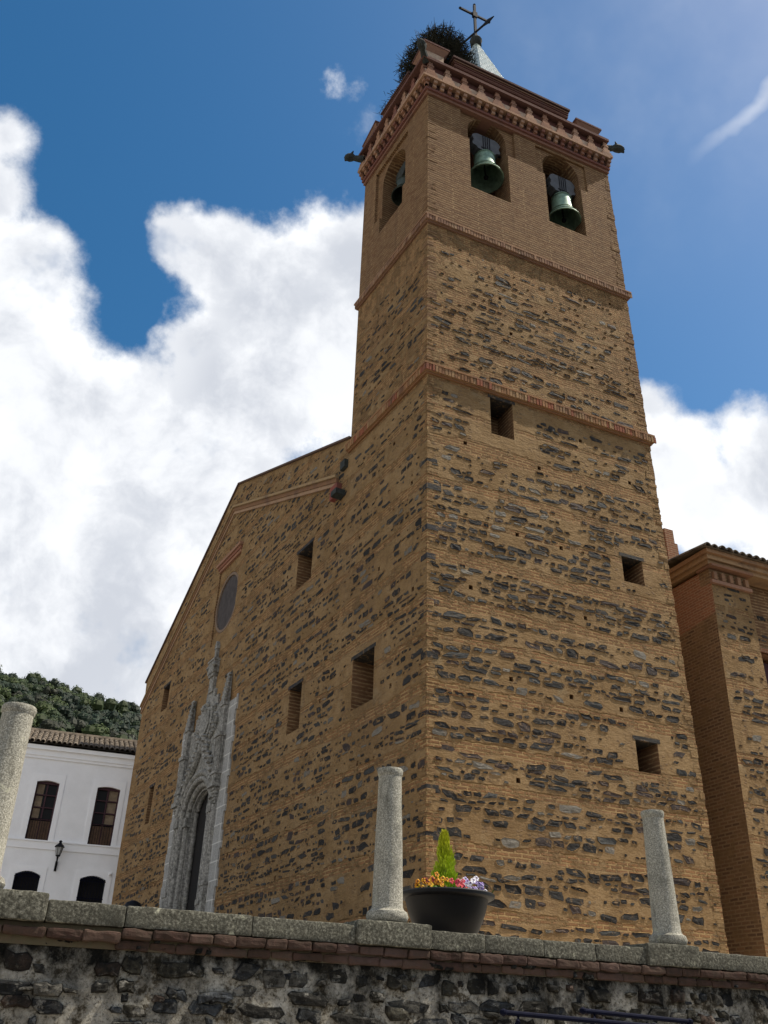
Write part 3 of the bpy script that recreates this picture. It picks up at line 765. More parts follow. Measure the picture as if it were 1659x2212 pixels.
mb = MB(); mb.ext(rect(4.3, 4.62, 11.45, 11.62), FA, -.01, .3); cpar(mb.build('gutter_spout', M['garg']))
mb = MB(); mb.ext(rect(12.4, 14.8, 13.62, 13.74), FA, -.05, .13, 0, (.3, .17, .11)); mb.ext(rect(12.45, 14.72, 13.5, 13.618), FA, -.05, .07, 0, (.24, .11, .075)); mb.ext(rect(12.5, 14.66, 13.38, 13.498), FA, -.058, .03, 0, (.3, .16, .1))
cpar(mb.build('window_hood', M['tint']))
mb = MB(); mb.ext([(13.6+1.125*math.cos(2*pi*i/28), 11.8+1.155*math.sin(2*pi*i/28)) for i in range(28)], FA, -.11, -.13); rw = cpar(mb.build('round_window', M['rose']))
mb = MB()
for i in range(28):
    a, b = 2*pi*i/28, 2*pi*(i+1)/28
    mb.ext([(13.6+r*math.cos(t), 11.8+r*math.sin(t)*1.02) for r, t in ((1.12, a), (1.12, b), (1.02, b), (1.02, a))], FA, -.115, -.06, 0, (.2, .15, .11))
fo = mb.build('window_frame', M['tint'], rw); fo.matrix_parent_inverse = INV @ Matrix.Identity(4); fo.matrix_parent_inverse = Matrix.Identity(4)
# portal ------------------------------------------------------
def both(mb, a, b, z0, z1, d0, d1, mi=0, col=(1, 1, 1)):
    for sg in (-1, 1):
        u0, u1 = PC+sg*a, PC+sg*b
        mb.ext(rect(min(u0, u1), max(u0, u1), z0, z1), FA, d0, d1, mi, col)
for sg in (-1, 1):
    mb = MB(); mb.ext(rect(min(PC+sg*1.86, PC+sg*2.5), max(PC+sg*1.86, PC+sg*2.5), -.79, 7.5), FA, -.02, .05)
    for k in range(16):
        z = -.7+k*.52
        w = .09 if k % 2 else .0
        if w and z < 7.2: mb.ext(rect(min(PC+sg*2.5, PC+sg*(2.5+w)), max(PC+sg*2.5, PC+sg*(2.5+w)), z, z+.5), FA, -.02, .046)
    cpar(mb.build('portal_jamb_ashlar', M['ashlar']))
mb = MB()
# backing slab with the arch cut out, stepped gable above
def slab(mb, wo, hole, n=16):
    pass
top = [(1.86, 7.3), (1.2, 7.3), (1.2, 7.7), (.8, 7.7), (.8, 8.1), (.42, 8.1), (.42, 8.4)]
archp = [(PC+1.25*math.cos(pi*i/20), 4.3+1.25*.82*math.sin(pi*i/20)) for i in range(21)]
# left and right halves of the slab, each a polygon strip between arch and outer line
for sg in (-1, 1):
    inner = [(PC+sg*1.25, -.79), (PC+sg*1.25, 4.3)]+[(PC+sg*1.25*math.cos(pi*i/20), 4.3+1.03*math.sin(pi*i/20)) for i in range(1, 11)]
    outer = [(PC, 8.4)]+[(PC+sg*x, z) for x, z in reversed(top)]+[(PC+sg*1.86, -.79)]
    mb.ext(inner+outer, FA, -.3, .07)
cpar(mb.build('portal_surround', M['portal']))
mb = MB()      # splayed inner orders with roll mouldings
for sg in (-1, 1):
    for (uu, dd, rr) in ((1.55, .07, .11), (1.33, .06, .09), (1.15, -.08, .10), (1.02, -.3, .09)):
        pts = [FA(PC+sg*uu, -.7, dd), FA(PC+sg*uu, 1.2, dd), FA(PC+sg*uu, 4.3, dd)]+[FA(PC+sg*uu*math.cos(t*pi/20), 4.3+uu*.84*math.sin(t*pi/20), dd) for t in range(1, 11)]
        mb.tube(pts, rr, 10)
    # capitals and bases
    for (uu, dd) in ((1.55, .07), (1.15, -.08)):
        for z, r, h in ((4.1, .17, .28), (-.3, .18, .5), (1.5, .16, .14)):
            mb.ext(rect(PC+sg*uu-r, PC+sg*uu+r, z, z+h), FA, dd-.1, dd+.13)
both(mb, 1.0, 1.3, -.79, 4.4, -.36, -.12)
inn = [(PC+1.25*math.cos(pi*i/20), 4.3+1.06*math.sin(pi*i/20)) for i in range(21)]; inn2 = [(PC+.98*math.cos(pi*i/20), 4.3+.8*math.sin(pi*i/20)) for i in range(20, -1, -1)]
for i in range(20):
    mb.ext([inn[i], inn[i+1], inn2[20-i-1], inn2[20-i]], FA, -.36, -.13)
cpar(mb.build('archivolt', M['portal'], smooth=True))
mb = MB()      # ogee label with carved crockets over the arch
og = []
for t in range(13):
    k = t/12; og.append((1.6*(1-k)**1.0*math.cos(k*.6)+.0, 4.5+2.3*k**.85+.15*math.sin(k*pi*2)))
for sg in (-1, 1):
    mb.tube([FA(PC+sg*x, z, .12) for x, z in og], [.12]*12+[.08], 8)
    for j in range(1, 12, 2):
        x, z = og[j]; mb.lathe([(.02, -.14), (.14, -.06), (.1, .04), (.15, .1), (.03, .18)], 8, FA(PC+sg*(x+.1), z+.12, .14))
cpar(mb.build('ogee_label', M['portal'], smooth=True))
mb = MB()      # shield relief with foliage
sh = [(-.55, 7.75), (.55, 7.75), (.6, 7.2), (.42, 6.85), (0, 6.6), (-.42, 6.85), (-.6, 7.2)]
mb.ext([(PC+x, z) for x, z in sh], FA, .06, .15)
mb.ext([(PC+x*.75, 7.2+(z-7.2)*.75) for x, z in sh], FA, .14, .2)
rg = random.Random(9)
for i in range(60):
    a = rg.uniform(0, 2*pi); r = rg.uniform(.65, 1.0); x, z = r*1.05*math.cos(a), 7.1+r*.9*math.sin(a)
    s_ = rg.uniform(.06, .13); mb.lathe([(.01, -s_), (s_*.8, -s_*.4), (s_, s_*.2), (.02, s_)], 6, FA(PC+x, z, .09))
cpar(mb.build('carved_shield', M['portal']))
for sg in (-1, 1):      # pinnacled buttress shafts
    mb = MB()
    u = PC+sg*1.72
    def sb(hw, z0, z1, d): mb.ext(rect(u-hw, u+hw, z0, z1), FA, .02, d)
    # corbel
    for k in range(6): sb(.10+.022*k, 4.25+.09*k, 4.335+.09*k, .08+.028*k)
    sb(.27, 4.8, 4.95, .30); sb(.21, 4.95, 5.2, .24); sb(.25, 5.2, 5.28, .27); sb(.2, 5.28, 6.38, .22)
    for x in (-.13, 0, .13): mb.tube([FA(u+x, 5.3, .22), FA(u+x, 6.36, .22)], .035, 6)
    for dd in (.06, .13, .19):
        for s2 in (-1, 1): mb.tube([FA(u+s2*.2, 5.3, dd), FA(u+s2*.2, 6.36, dd)], .022, 6)
    sb(.25, 6.38, 6.5, .28); sb(.16, 6.5, 7.4, .18); sb(.2, 7.4, 7.48, .22)
    for k in range(7):
        z = 7.48+k*.15; w = .17-.016*k; mb.ext([(u-w, z), (u+w, z), (u+w*.75, z+.15), (u-w*.75, z+.15)], FA, .02, .06+w)
        for s2 in (-1, 1): mb.lathe([(.01, -.06), (.06, 0), (.02, .07)], 6, FA(u+s2*w, z+.08, .05+w*.8))
    # pedestal and half shaft below
    sb(.24, -.79, -.2, .26); sb(.2, -.2, .9, .2); sb(.23, .9, 1.0, .24); sb(.19, 1.0, 2.0, .17); sb(.22, 2.0, 2.12, .2)
    mb.tube([FA(u, 2.1, .06), FA(u, 4.3, .06)], .11, 10)
    cpar(mb.build('pinnacle_shaft', M['portal']))
mb = MB()
def cb_(hw, z0, z1, d): mb.ext(rect(PC-hw, PC+hw, z0, z1), FA, -.01, d)
cb_(.2, 8.35, 8.9, .12)
cb_(.25, 8.9, 9.02, .17); cb_(.3, 9.02, 9.45, .2); cb_(.33, 9.45, 9.52, .23); cb_(.12, 9.52, 9.62, .12); cb_(.09, 9.62, 9.95, .1)
for s2 in (-1, 1): mb.lathe([(.01, -.1), (.09, 0), (.03, .12)], 8, FA(PC+s2*.3, 9.25, .18))
mb.ext([(PC-.13, 9.95), (PC+.13, 9.95), (PC+.1, 10.1), (PC, 10.25), (PC-.1, 10.1)], FA, -.01, .12)
cpar(mb.build('portal_finial', M['portal']))
mb = MB(); mb.ext(arch(PC, 1.5, -.79, 4.3, 16, .85), FA, -.375, -.5); cpar(mb.build('doorway', M['dark']))
# nave body behind
mb = MB()
nv = [(SK*4.3+1.0, 4.3), (19.5, 4.3), (19.5, 22.0), (SK*22+1.0, 22.0)]
mb.ext(nv, lambda u, v, d: (u, v, d), -.79, 10.9); cpar(mb.build('nave_wall', M['masf']))
mb = MB()
vs = [(.5, 4.2, 10.9), (.0, 13.6, 15.6), (-.7, 22.2, 10.9), (19.8, 4.2, 10.9), (19.8, 13.6, 15.6), (19.8, 22.2, 10.9)]
mb.add(vs, [(0, 1, 4, 3), (1, 2, 5, 4), (0, 2, 1), (3, 4, 5), (0, 3, 5, 2)]); cpar(mb.build('nave_roof', M['tile']))
# side chapel to the right with corner buttress, eaves and tile edge
CHF = lambda u, v, d=0: (u, 1.42-d, v)
CBF = lambda u, v, d=0: (u, 1.0-d, v)
mb = MB()
base = MB(); base.box(9.75, 17, 1.42, 6.3, -.79, 10.35)
c = MB(); c.ext(rect(11.15, 12.1, 6.1, 7.95), CHF, .3, -.6)
vs, fs, ns, ce = booled(base, [c])
mb.add(vs, fs, [0 if (abs(q[1]-1.42) < .01 or abs(q[0]-9.75) < .02) else 1 for q in ce])
rubble(mb, CHF, 10.95, 13, -.7, 9.0, clear_of([(10.9, 12.4, 5.9, 8.2)], lambda u, v, a, b: u-a > 10.9), random.Random(5), 3, 2, .55)
cpar(link('chapel_wall', mb.mesh('chapel_wall', [M['brick'], M['red'], M['masf'], M['stone']], fix=False)))
mb = MB(); mb.ext(rect(11.02, 11.15, 6.0, 8.08), CHF, -.05, .04); mb.ext(rect(12.1, 12.25, 6.0, 8.08), CHF, -.05, .04); mb.ext(rect(11.15, 12.1, 7.95, 8.08), CHF, -.05, .04); mb.ext(rect(11.15, 12.1, 6.0, 6.1), CHF, -.05, .06)
mb.ext(rect(11.3, 11.95, 6.1, 7.8), CHF, -.3, -.34, 1)
cpar(mb.build('chapel_window', [M['red'], M['maroon']]))
mb = MB()
vs = []
for z, xl in ((-.79, 9.03), (9.55, 9.45)):
    vs += [(xl, 1.0, z), (10.82, 1.0, z), (10.82, 1.42, z), (9.75, 1.42, z), (9.75, 6, z), (xl, 6.0, z)]
mb.add(vs, [tuple(range(6)), tuple(range(11, 5, -1))]+[(i, (i+1) % 6, (i+1) % 6+6, i+6) for i in range(6)])
CBL = lambda u, v, d=0: (9.03+(v+.79)*.0406-d, u, v)
mb.box(9.452, 10.818, 1.003, 1.42, 9.55, 9.98, 4); mb.box(9.452, 9.75, 1.42, 6, 9.55, 9.98, 1)
rubble(mb, CBF, 9.3, 10.8, -.7, 9.4, clear_of([], lambda u, v, a, b: u-a > 9.1+(v+.79)*.0406 and u+a < 10.8), random.Random(8), 3, 2, .62)
me = mb.mesh('corner_buttress', [M['masf'], M['red'], M['masf'], M['stone'], M['brown']], fix=True)
bz = bmesh.new(); bz.from_mesh(me)
fl = [f for f in bz.faces if f.normal.x < -.9 and f.material_index == 0 and f.calc_area() > 5]
bmesh.ops.bisect_plane(bz, geom=fl+list({e for f in fl for e in f.edges})+list({v for f in fl for v in f.verts}), plane_co=(0, 0, 8.75), plane_no=(0, .12, 1))
bz.to_mesh(me); bz.free()
for p in me.polygons:
    if p.normal.x < -.9 and p.material_index == 0: p.material_index = 1 if p.center.z > 8.75 else 4
boxuv(me)
cpar(link('corner_buttress', me))
mb = MB(); mb.box(-.4, 12, 22.7, 26.3, -.79, 14.8); cpar(mb.build('house_shade_block', M['masf']))  # unseen block added behind the front to keep sun off the white house
mb = MB(); mb.add([(-.7, 22.5, 14.8), (12.3, 22.5, 14.8), (12.3, 26.5, 14.8), (-.7, 26.5, 14.8), (1.2, 24.5, 16.0), (10.4, 24.5, 16.0)], [(0, 1, 5, 4), (1, 2, 5), (2, 3, 4, 5), (3, 0, 4), (0, 3, 2, 1)]); cpar(mb.build('shade_block_roof', M['tile']))  # roof of the added sun-blocking volume, also out of view
mb = MB()
for i in range(5): mb.box(9.5+i*.29, 9.62+i*.29, .9, 1.0, 9.62, 9.86, 0, (.27, .15, .08))
mb.box(9.40, 10.87, .9, 1.0, 9.5, 9.6, 0, (.3, .17, .11)); mb.box(9.38, 10.92, .8, 1.42, 9.985, 10.06, 0, (.25, .13, .075))
mb.box(9.35, 17, .9, 6.2, 10.07, 10.2, 0, (.3, .19, .1)); mb.box(9.28, 17, .82, 6.2, 10.2, 10.34, 0, (.34, .22, .12)); mb.box(9.2, 17, .72, 6.2, 10.34, 10.46, 0, (.29, .17, .09))
cpar(mb.build('chapel_eaves', M['tint']))
mb = MB(); rg = random.Random(2)
def tile_row(mb, x, y0, y1, z0, z1, r, n=6):
    vs = []; L = 2
    for (y, z) in ((y0, z0), (y1, z1)):
        for rr in (r, r*.82):
            for i in range(n+1): vs.append((x+rr*math.cos(pi*i/n), y, z+rr*math.sin(pi*i/n)))
    k = n+1; fs = []
    for i in range(n): fs += [(i, i+1, 2*k+i+1, 2*k+i), (k+i, 3*k+i, 3*k+i+1, k+i+1), (i, k+i, k+i+1, i+1)]
    mb.add(vs, fs)
x = 9.2
while x < 17: tile_row(mb, x, .6+rg.uniform(-.02, .02), 4.0, 10.47, 10.84, .115); x += .255
mb.add([(9.1, .64, 10.465), (17, .64, 10.465), (17, 6.3, 11.1), (9.1, 6.3, 11.1)], [(0, 1, 2, 3)])
cpar(mb.build('chapel_roof', M['tile'], fix=False))
mb = MB(); mb.box(9.95, 10.3, 3.0, 3.6, 10.9, 12.45); mb.box(10.1, 10.5, 3.1, 3.6, 10.9, 12.05); cpar(mb.build('brick_pier', M['red']))

# ------------------------------------------------------------------ retaining wall with coping and columns
YW = -7.0
wall = tag(empty('retaining_wall', (-3, YW, -3.35)), 'dark stained rubble retaining wall under a granite coping', 'wall')
WINV = Matrix.Translation((-3, YW, -3.35)).inverted()
def wpar(o): o.parent = wall; o.matrix_parent_inverse = WINV; return o
WFm = lambda u, v, d=0: (u, YW+.06-d, v)
mb = MB(); mb.box(-40, 30, YW+.06, YW+.44, -3.35, -1.13)
rg = random.Random(31)
def rtint():
    k = rg.random(); b = rg.uniform(.018, .10)
    if k < .35: return (b*.9, b, b*1.12)
    if k < .6: return (b*1.25, b*1.15, b*.85)
    if k < .72: return (b*1.6, b*1.1, b*.85)
    return (b*1.9, b*1.8, b*1.55)
for lay in range(2):
    v = -1.98+lay*.05
    while v < -1.15:
        h = rg.uniform(.09, .24); u = -11.6
        while u < 4.6:
            w = min(.55, max(.07, rg.lognormvariate(math.log(.2 if lay == 0 else .1), .5)))
            hh = min(h, w*rg.uniform(.5, 1.1)) if lay == 0 else rg.uniform(.04, .08)
            if v+hh/2 < -1.12 and rg.random() < (.86 if lay == 0 else .35): stone(mb, WFm, u+w/2, v+h/2+rg.uniform(-.04, .04), w, hh, rg, 1, 0, .0, .05, rtint())
            u += w+rg.uniform(-.02, .09)
        v += h+rg.uniform(-.01, .03)
wpar(link('rubble_face', mb.mesh('rubble_face', [M['retmort'], M['retstone']], fix=False)))
mb = MB(); rg = random.Random(32)
from mathutils import noise as mnoise
def soft(mb, x0, x1, y0, y1, z0, z1, col, j=.008, e=.014, rough=.006, cell=.05):
    """stone or brick block with worn edges and an uneven skin"""
    q = lambda: rg.uniform(-j, j)
    ks = [max(2, int((b_-a_)/cell)) for a_, b_ in ((x0, x1), (y0, y1), (z0, z1))]
    sd_ = Vector((rg.uniform(0, 50), rg.uniform(0, 50), rg.uniform(0, 50)))
    b = bmesh.new(); bmesh.ops.create_cube(b, size=1)
    for vv in b.verts: vv.co = Vector(((x0 if vv.co.x < 0 else x1)+q()*.4, (y0 if vv.co.y < 0 else y1)+q(), (z0 if vv.co.z < 0 else z1)+q()*.6))
    bmesh.ops.bevel(b, geom=b.edges[:], offset=e, segments=2, affect='EDGES', profile=.6)
    for ax in range(3):
        lo_, hi_ = (x0, y0, z0)[ax], (x1, y1, z1)[ax]
        for t in range(1, ks[ax]):
            co = [0, 0, 0]; co[ax] = lo_+(hi_-lo_)*t/ks[ax]; no = [0, 0, 0]; no[ax] = 1
            bmesh.ops.bisect_plane(b, geom=b.verts[:]+b.edges[:]+b.faces[:], plane_co=co, plane_no=no)
    b.normal_update()
    for vv in b.verts:
        k = mnoise.fractal(vv.co*9+sd_, 1.0, 2.0, 4)*rough*1.6+mnoise.noise(vv.co*3+sd_)*rough
        vv.co += vv.normal*k
    b.verts.index_update(); mb.add([tuple(vv.co) for vv in b.verts], [tuple(vv.index for vv in f.verts) for f in b.faces], 0, col); b.free()
for row, (z0, z1, pr) in enumerate(((-1.128, -1.055, .035), (-1.045, -.965, .075))):
    x = -12.0+row*.14
    while x < 5:
        w = rg.uniform(.2, .36); k = rg.uniform(.35, .95)
        if not (row == 0 and x < -6.55): soft(mb, x, x+w-.004, YW+.06-pr+rg.uniform(-.01, .012), YW+.4, z0-(.0 if x > -6.6 else .03), z1-(.0 if x > -6.6 else .03), (.072*k, .05*k, .037*k), .008, .022, .008)
        x += w
mb.box(-40, 30, YW+.05, YW+.42, -1.13, -.96, 0, (.085, .075, .045))
wpar(mb.build('brick_course', M['tint']))
J = [-12.0, -9.8, -7.86, -7.16, -6.5, -5.35, -4.32, -3.52, -2.9, -2.2, -1.55, -.88, -.16, .9, 2.4, 5]
for a, b in zip(J[:-1], J[1:]):
    plinth = (abs(a+7.86) < .01 or abs(a+4.32) < .01 or abs(a+.88) < .01)
    mb = MB(); soft(mb, a+.001, b-.001, YW-(.035 if plinth else .0), YW+.44, -.957, -.738 if plinth else -.785+rg.uniform(-.006, .006), (1, 1, 1), .008, .022, .0035, .045)
    wpar(mb.build('coping_stone', M['coping'], smooth=True))
mb = MB(); mb.add([(-40, YW+.44, -.83), (30, YW+.44, -.83), (30, YW+.44, -3.3), (-40, YW+.44, -3.3)], [(0, 1, 2, 3)])
def column(loc, k, h, label, tilt=(0, 0)):
    e = empty('stone_column', loc); e.rotation_euler = (tilt[0], tilt[1], random.Random(label).uniform(0, 6))
    mb = MB(); mb.lathe([(.17*k, 0), (.2*k, .02), (.215*k, .06), (.2*k, .105), (.172*k, .122)], 28); mb.build('base', M['granite'], e, smooth=True)
    mb = MB(); mb.lathe([(.172*k, .12), (.157*k, .15), (.150*k, .45), (.142*k, .8), (.131*k, 1.15), (.124*k, h-.09)], 28); mb.build('shaft', M['granite'], e, smooth=True)
    mb = MB(); mb.lathe([(.124*k, h-.092), (.134*k, h-.07), (.14*k, h-.03), (.132*k, h-.008), (.1*k, h), (.02, h+.006)], 28); mb.build('capital', M['granite'], e, smooth=True)
    tag(e, label, 'column', 'granite columns on the coping'); return e
column((-3.91, YW+.2, -.738), 1.0, 1.53, 'middle granite column standing on the coping beside the flower planter')
column((-.39, YW+.2, -.738), 1.0, 1.49, 'granite column at the right on the coping before the tower end')
column((-7.76, YW+.2, -.738), 1.13, 1.61, 'thick granite column at the left edge with flared worn top', (0, -.02))

# ------------------------------------------------------------------ planter with conifer and pansies
PX, PY = -2.78, -5.95
pl_ = tag(empty('planter', (PX, PY, -.8)), 'big round black bowl planter full of flowers behind the coping', 'planter')
mb = MB(); mb.lathe([(.27, 0), (.30, .015), (.32, .06), (.38, .18), (.435, .31), (.47, .44), (.475, .455), (.52, .46), (.545, .475), (.548, .505), (.53, .52), (.48, .515), (.45, .47), (.44, .44)], 48); mb.build('bowl', M['bowl'], pl_, smooth=True)
mb = MB(); mb.lathe([(.02, .46), (.46, .455)], 32, cap=True); mb.build('soil', M['soil'], pl_)
def leafquad(mb, p, d, up, L, w, col):
    d = Vector(d).normalized(); s_ = d.cross(Vector(up)); s_ = s_.normalized() if s_.length > 1e-4 else Vector((1, 0, 0))
    p = Vector(p); mb.add([p, p+d*L*.5+s_*w/2, p+d*L, p+d*L*.5-s_*w/2], [(0, 1, 2, 3)], 0, col)
rg = random.Random(41)
e = tag(empty('cypress', (PX-.02, PY, -.33)), 'small golden green conical cypress in the middle of the planter', 'shrub')
mb = MB()
for i in range(3600):
    t = rg.random()**1.25; z = .05+t*.68; a = rg.uniform(0, 2*pi)
    R = (.14*(1-t)**.8+.012)*(1+.22*math.sin(a*3+z*21)+.1*math.sin(a*7-z*40)); r = R*rg.random()**.35
    d = Vector((math.cos(a)*.45, math.sin(a)*.45, 1+rg.uniform(-.2, .3)))
    k = rg.uniform(.65, 1.15); up = rg.random()
    leafquad(mb, (r*math.cos(a), r*math.sin(a), z-.03), d, (rg.uniform(-1, 1), rg.uniform(-1, 1), .2), rg.uniform(.035, .075), .013, (.40*k*(.75+.5*t), .50*k, .02*k))
mb.build('crown', M['leaf'], e, fix=False)
mb = MB(); mb.tube([(0, 0, -.03), (0, 0, .5)], [.014, .005], 6); mb.build('trunk', M['bark'], e)
def pansies(name, x0, x1, y0, y1, n, cols, label, zup=.08):
    c0 = Vector(((x0+x1)/2, (y0+y1)/2, 0)); e = tag(empty(name, (PX+c0.x, PY+c0.y, -.34)), label, 'flowers', 'pansies planted in the bowl')
    mb = MB()
    for i in range(170):
        x, y = rg.uniform(x0, x1)-c0.x, rg.uniform(y0, y1)-c0.y; z = rg.uniform(-.01, .07); k = rg.uniform(.6, 1.2)
        leafquad(mb, (x, y, z), (rg.uniform(-1, 1), rg.uniform(-1, 1), rg.uniform(.1, 1)), (rg.uniform(-.3, .3), .2, 1), rg.uniform(.03, .06), .025, (.05*k, .11*k, .02*k))
    mb.build('foliage', M['leaf'], e, fix=False)
    for i in range(n):
        x, y = rg.uniform(x0, x1)-c0.x, rg.uniform(y0, y1)-c0.y; z = rg.uniform(.05, .08+zup)+.05*math.cos((x/(x1-x0))*3)
        f = MB(); ca, cb2, eye = rg.choice(cols)
        nd = Vector((rg.uniform(-.7, .4), -1, rg.uniform(.1, .9))).normalized(); sx = nd.cross(Vector((0, 0, 1))).normalized(); sy = sx.cross(nd); P = Vector((x, y, z)); R = rg.uniform(.018, .028)
        for q in range(5):
            t = pi/2+q*2*pi/5+.3; cc = ca if q < 3 else cb2; ctr = P+(sx*math.cos(t)+sy*math.sin(t))*R*.72-nd*.002*q
            ring = [ctr+(sx*math.cos(w*pi/3.5)+sy*math.sin(w*pi/3.5))*R*.62+nd*.003*math.sin(w*2+q) for w in range(7)]
            f.add(ring+[ctr+nd*.006], [(w, (w+1) % 7, 7) for w in range(7)], 0, cc)
        f.add([P+(sx*math.cos(w*pi/3)+sy*math.sin(w*pi/3))*R*.4+nd*.009 for w in range(6)], [tuple(range(6))], 0, eye)
        f.c = [tuple(q*.78 for q in cc_) for cc_ in f.c]; f.build('flower', M['leaf'], e, fix=False)
ORANGE = [((.75, .33, .02), (.6, .2, .015), (.09, .01, .008)), ((.8, .5, .03), (.7, .3, .02), (.12, .02, .01)), ((.25, .03, .02), (.75, .35, .02), (.05, .006, .006))]
PINK = [((.7, .06, .1), (.62, .1, .12), (.5, .08, .03)), ((.75, .12, .16), (.6, .05, .09), (.4, .04, .04))]
LILAC = [((.55, .48, .78), (.75, .72, .86), (.03, .015, .08)), ((.38, .26, .62), (.6, .5, .8), (.02, .01, .06)), ((.8, .78, .86), (.85, .82, .88), (.05, .02, .12))]
pansies('pansy_clump', -.40, -.1, -.36, .0, 30, ORANGE, 'clump of orange and dark red pansies at the left of the planter', .09)
pansies('pansy_clump', -.1, .07, -.42, -.2, 12, PINK, 'clump of pink red pansies in front of the little cypress', .05)
pansies('pansy_clump', .06, .43, -.36, .05, 42, LILAC, 'clump of lilac and white pansies at the right of the planter', .1)

# ------------------------------------------------------------------ white house
HY = 27.0
HF = lambda u, v, d=0: (u, HY-d, v)
HROT = math.radians(-5)
house = tag(empty('white_house', (-4, HY, -.8)), 'white two storey house with tiled roof behind the church', 'house')
HINV = Matrix.Translation((-4, HY, -.8)).inverted()
def hpar(o, p=None):
    o.parent = p or house
    o.matrix_parent_inverse = HINV if p is None else Matrix.Identity(4)
    return o
HWIN = [(-5.53, -4.58, 5.29, 7.72), (-2.93, -1.93, 5.29, 7.72), (-8.1, -7.12, 5.29, 7.72)]
GWIN = [(-5.6, -4.58, 2.0, 3.88), (-2.95, -1.88, 2.0, 3.88), (-8.2, -7.15, 2.0, 3.88)]
def seg(w, rise=.15):
    a, b, c0, d = w; rise = rise*.5 if d > 6 else rise; return [(a, c0), (b, c0)]+[(b-(b-a)*t/8, d+rise*math.sin(pi*t/8)) for t in range(9)]
base = MB(); base.box(-14, 3, HY, HY+7, -.8, 9.3)
c = MB()
for w in HWIN+GWIN: c.ext(seg(w), HF, .3, -.3)
vs, fs, ns, ce = booled(base, [c]); mb = MB(); mb.add(vs, fs); hpar(mb.build('wall', M['white'], fix=False))
mb = MB()
for w in HWIN+GWIN:
    a, b, c0, d = w; o_ = seg(w); inn_ = o_; out_ = seg((a-.22, b+.22, c0-.0, d+.36), .001)
    k = len(o_)
    for i in range(1, k-1): mb.ext([out_[i], out_[i+1], inn_[i+1], inn_[i]], HF, -.02, .022)
    mb.ext([out_[-1], out_[0], inn_[0], inn_[-1]], HF, -.02, .022)
mb.ext(rect(-14, 3, 4.92, 5.22), HF, -.01, .05); mb.ext(rect(-14, 3, 5.22, 5.28), HF, -.01, .09)
mb.ext(rect(-14, 3, 8.72, 8.84), HF, -.01, .06); mb.ext(rect(-14, 3, 8.84, 9.1), HF, -.01, .1); mb.ext(rect(-14, 3, 9.1, 9.28), HF, -.01, .2)
hpar(mb.build('trim', M['trim']))
mb = MB(); rg = random.Random(4)
x = -14
sl = .42
while x < 3:
    for k in range(6): 
        y0 = HY-.36+k*.5; z0 = 9.34+sl*(y0-HY+.36); 
        tile_row(mb, x+rg.uniform(-.015, .015), y0, y0+.56, z0+.05, z0+.05+sl*.56-.03, .105)
    x += .232
mb.add([(-14, HY-.3, 9.345), (3, HY-.3, 9.345), (3, HY+2.5, 9.345+sl*2.8), (-14, HY+2.5, 9.345+sl*2.8)], [(0, 1, 2, 3)])
mb.add([(-14, HY+2.5, 9.345+sl*2.8), (3, HY+2.5, 9.345+sl*2.8), (3, HY+7, 9.3), (-14, HY+7, 9.3)], [(0, 1, 2, 3)])
mb.tube([(-14, HY+2.5, 10.6), (3, HY+2.5, 10.6)], .13, 8)
hpar(mb.build('roof', M['tile'], fix=False))
for i, w in enumerate(HWIN):
    a, b, c0, d = w; mid = (a+b)/2
    mb = MB()
    for q in (a, mid-.03, b-.06): mb.ext(rect(q, q+.06, c0, d+.02), HF, -.2, -.13)
    mb.ext([(a, d-.06), (b, d-.06)]+[(b-(b-a)*t/8, d+.074*math.sin(pi*t/8)) for t in range(9)], HF, -.21, -.12)
    for z in (c0+.85, c0+1.35, c0+1.88): mb.ext(rect(a+.06, b-.06, z, z+.045), HF, -.195, -.14)
    fo = hpar(mb.build('window', M['maroon']))
    mb = MB(); mb.ext(seg((a+.01, b-.01, c0, d), .14), HF, -.22, -.235); po = mb.build('pane', M['glass'], fo)
    mb = MB()
    lo_ = (a+.07, mid-.12) if i != 1 else (mid+.05, b-.07)
    for z0, z1 in ((c0+.9, c0+1.33), (c0+1.4, c0+1.86), (c0+1.93, d-.02)): mb.ext(rect(lo_[0], lo_[1], z0, z1), HF, -.215, -.2)
    mb.build('curtain', M['curtain'], fo)
    mb = MB(); mb.ext(rect(a+.03, b-.03, c0+.02, c0+.8), HF, -.16, -.15)
    for q in range(10): mb.ext(rect(a+.05+q*(b-a-.1)/9.5, a+.085+q*(b-a-.1)/9.5, c0+.02, c0+.8), HF, -.149, -.12)
    mb.build('panel', M['wood'], fo)
    mb = MB()
    for q in range(9): mb.tube([HF(a+.06+q*(b-a-.12)/8, c0+.02, -.05), HF(a+.06+q*(b-a-.12)/8, c0+.88, -.05)], .009, 5)
    mb.tube([HF(a, c0+.88, -.05), HF(b, c0+.88, -.05)], .014, 6); mb.build('railing', M['iron'], fo)
for w in GWIN:
    a, b, c0, d = w
    mb = MB(); mb.ext(seg((a+.01, b-.01, c0, d), .14), HF, -.2, -.23); fo = hpar(mb.build('window', M['dark']))
    mb = MB()
    for q in range(9):
        x = a+.06+q*(b-a-.12)/8; zt = d+.15*math.sin(pi*(x-a)/(b-a))-.02
        mb.tube([HF(x, c0, .03), HF(x, zt, .03)], .012, 5)
    for z in (c0+.3, c0+1.1, d-.1): mb.ext(rect(a-.01, b+.01, z, z+.035), HF, .015, .03)
    for q in range(12):
        x = a+.05+q*(b-a-.1)/11; mb.lathe([(.01, -.05), (.035, 0), (.01, .05)], 6, HF(x, d+.14*math.sin(pi*(x-a)/(b-a))-.07, .03))
    mb.build('grille', M['navy'], fo)
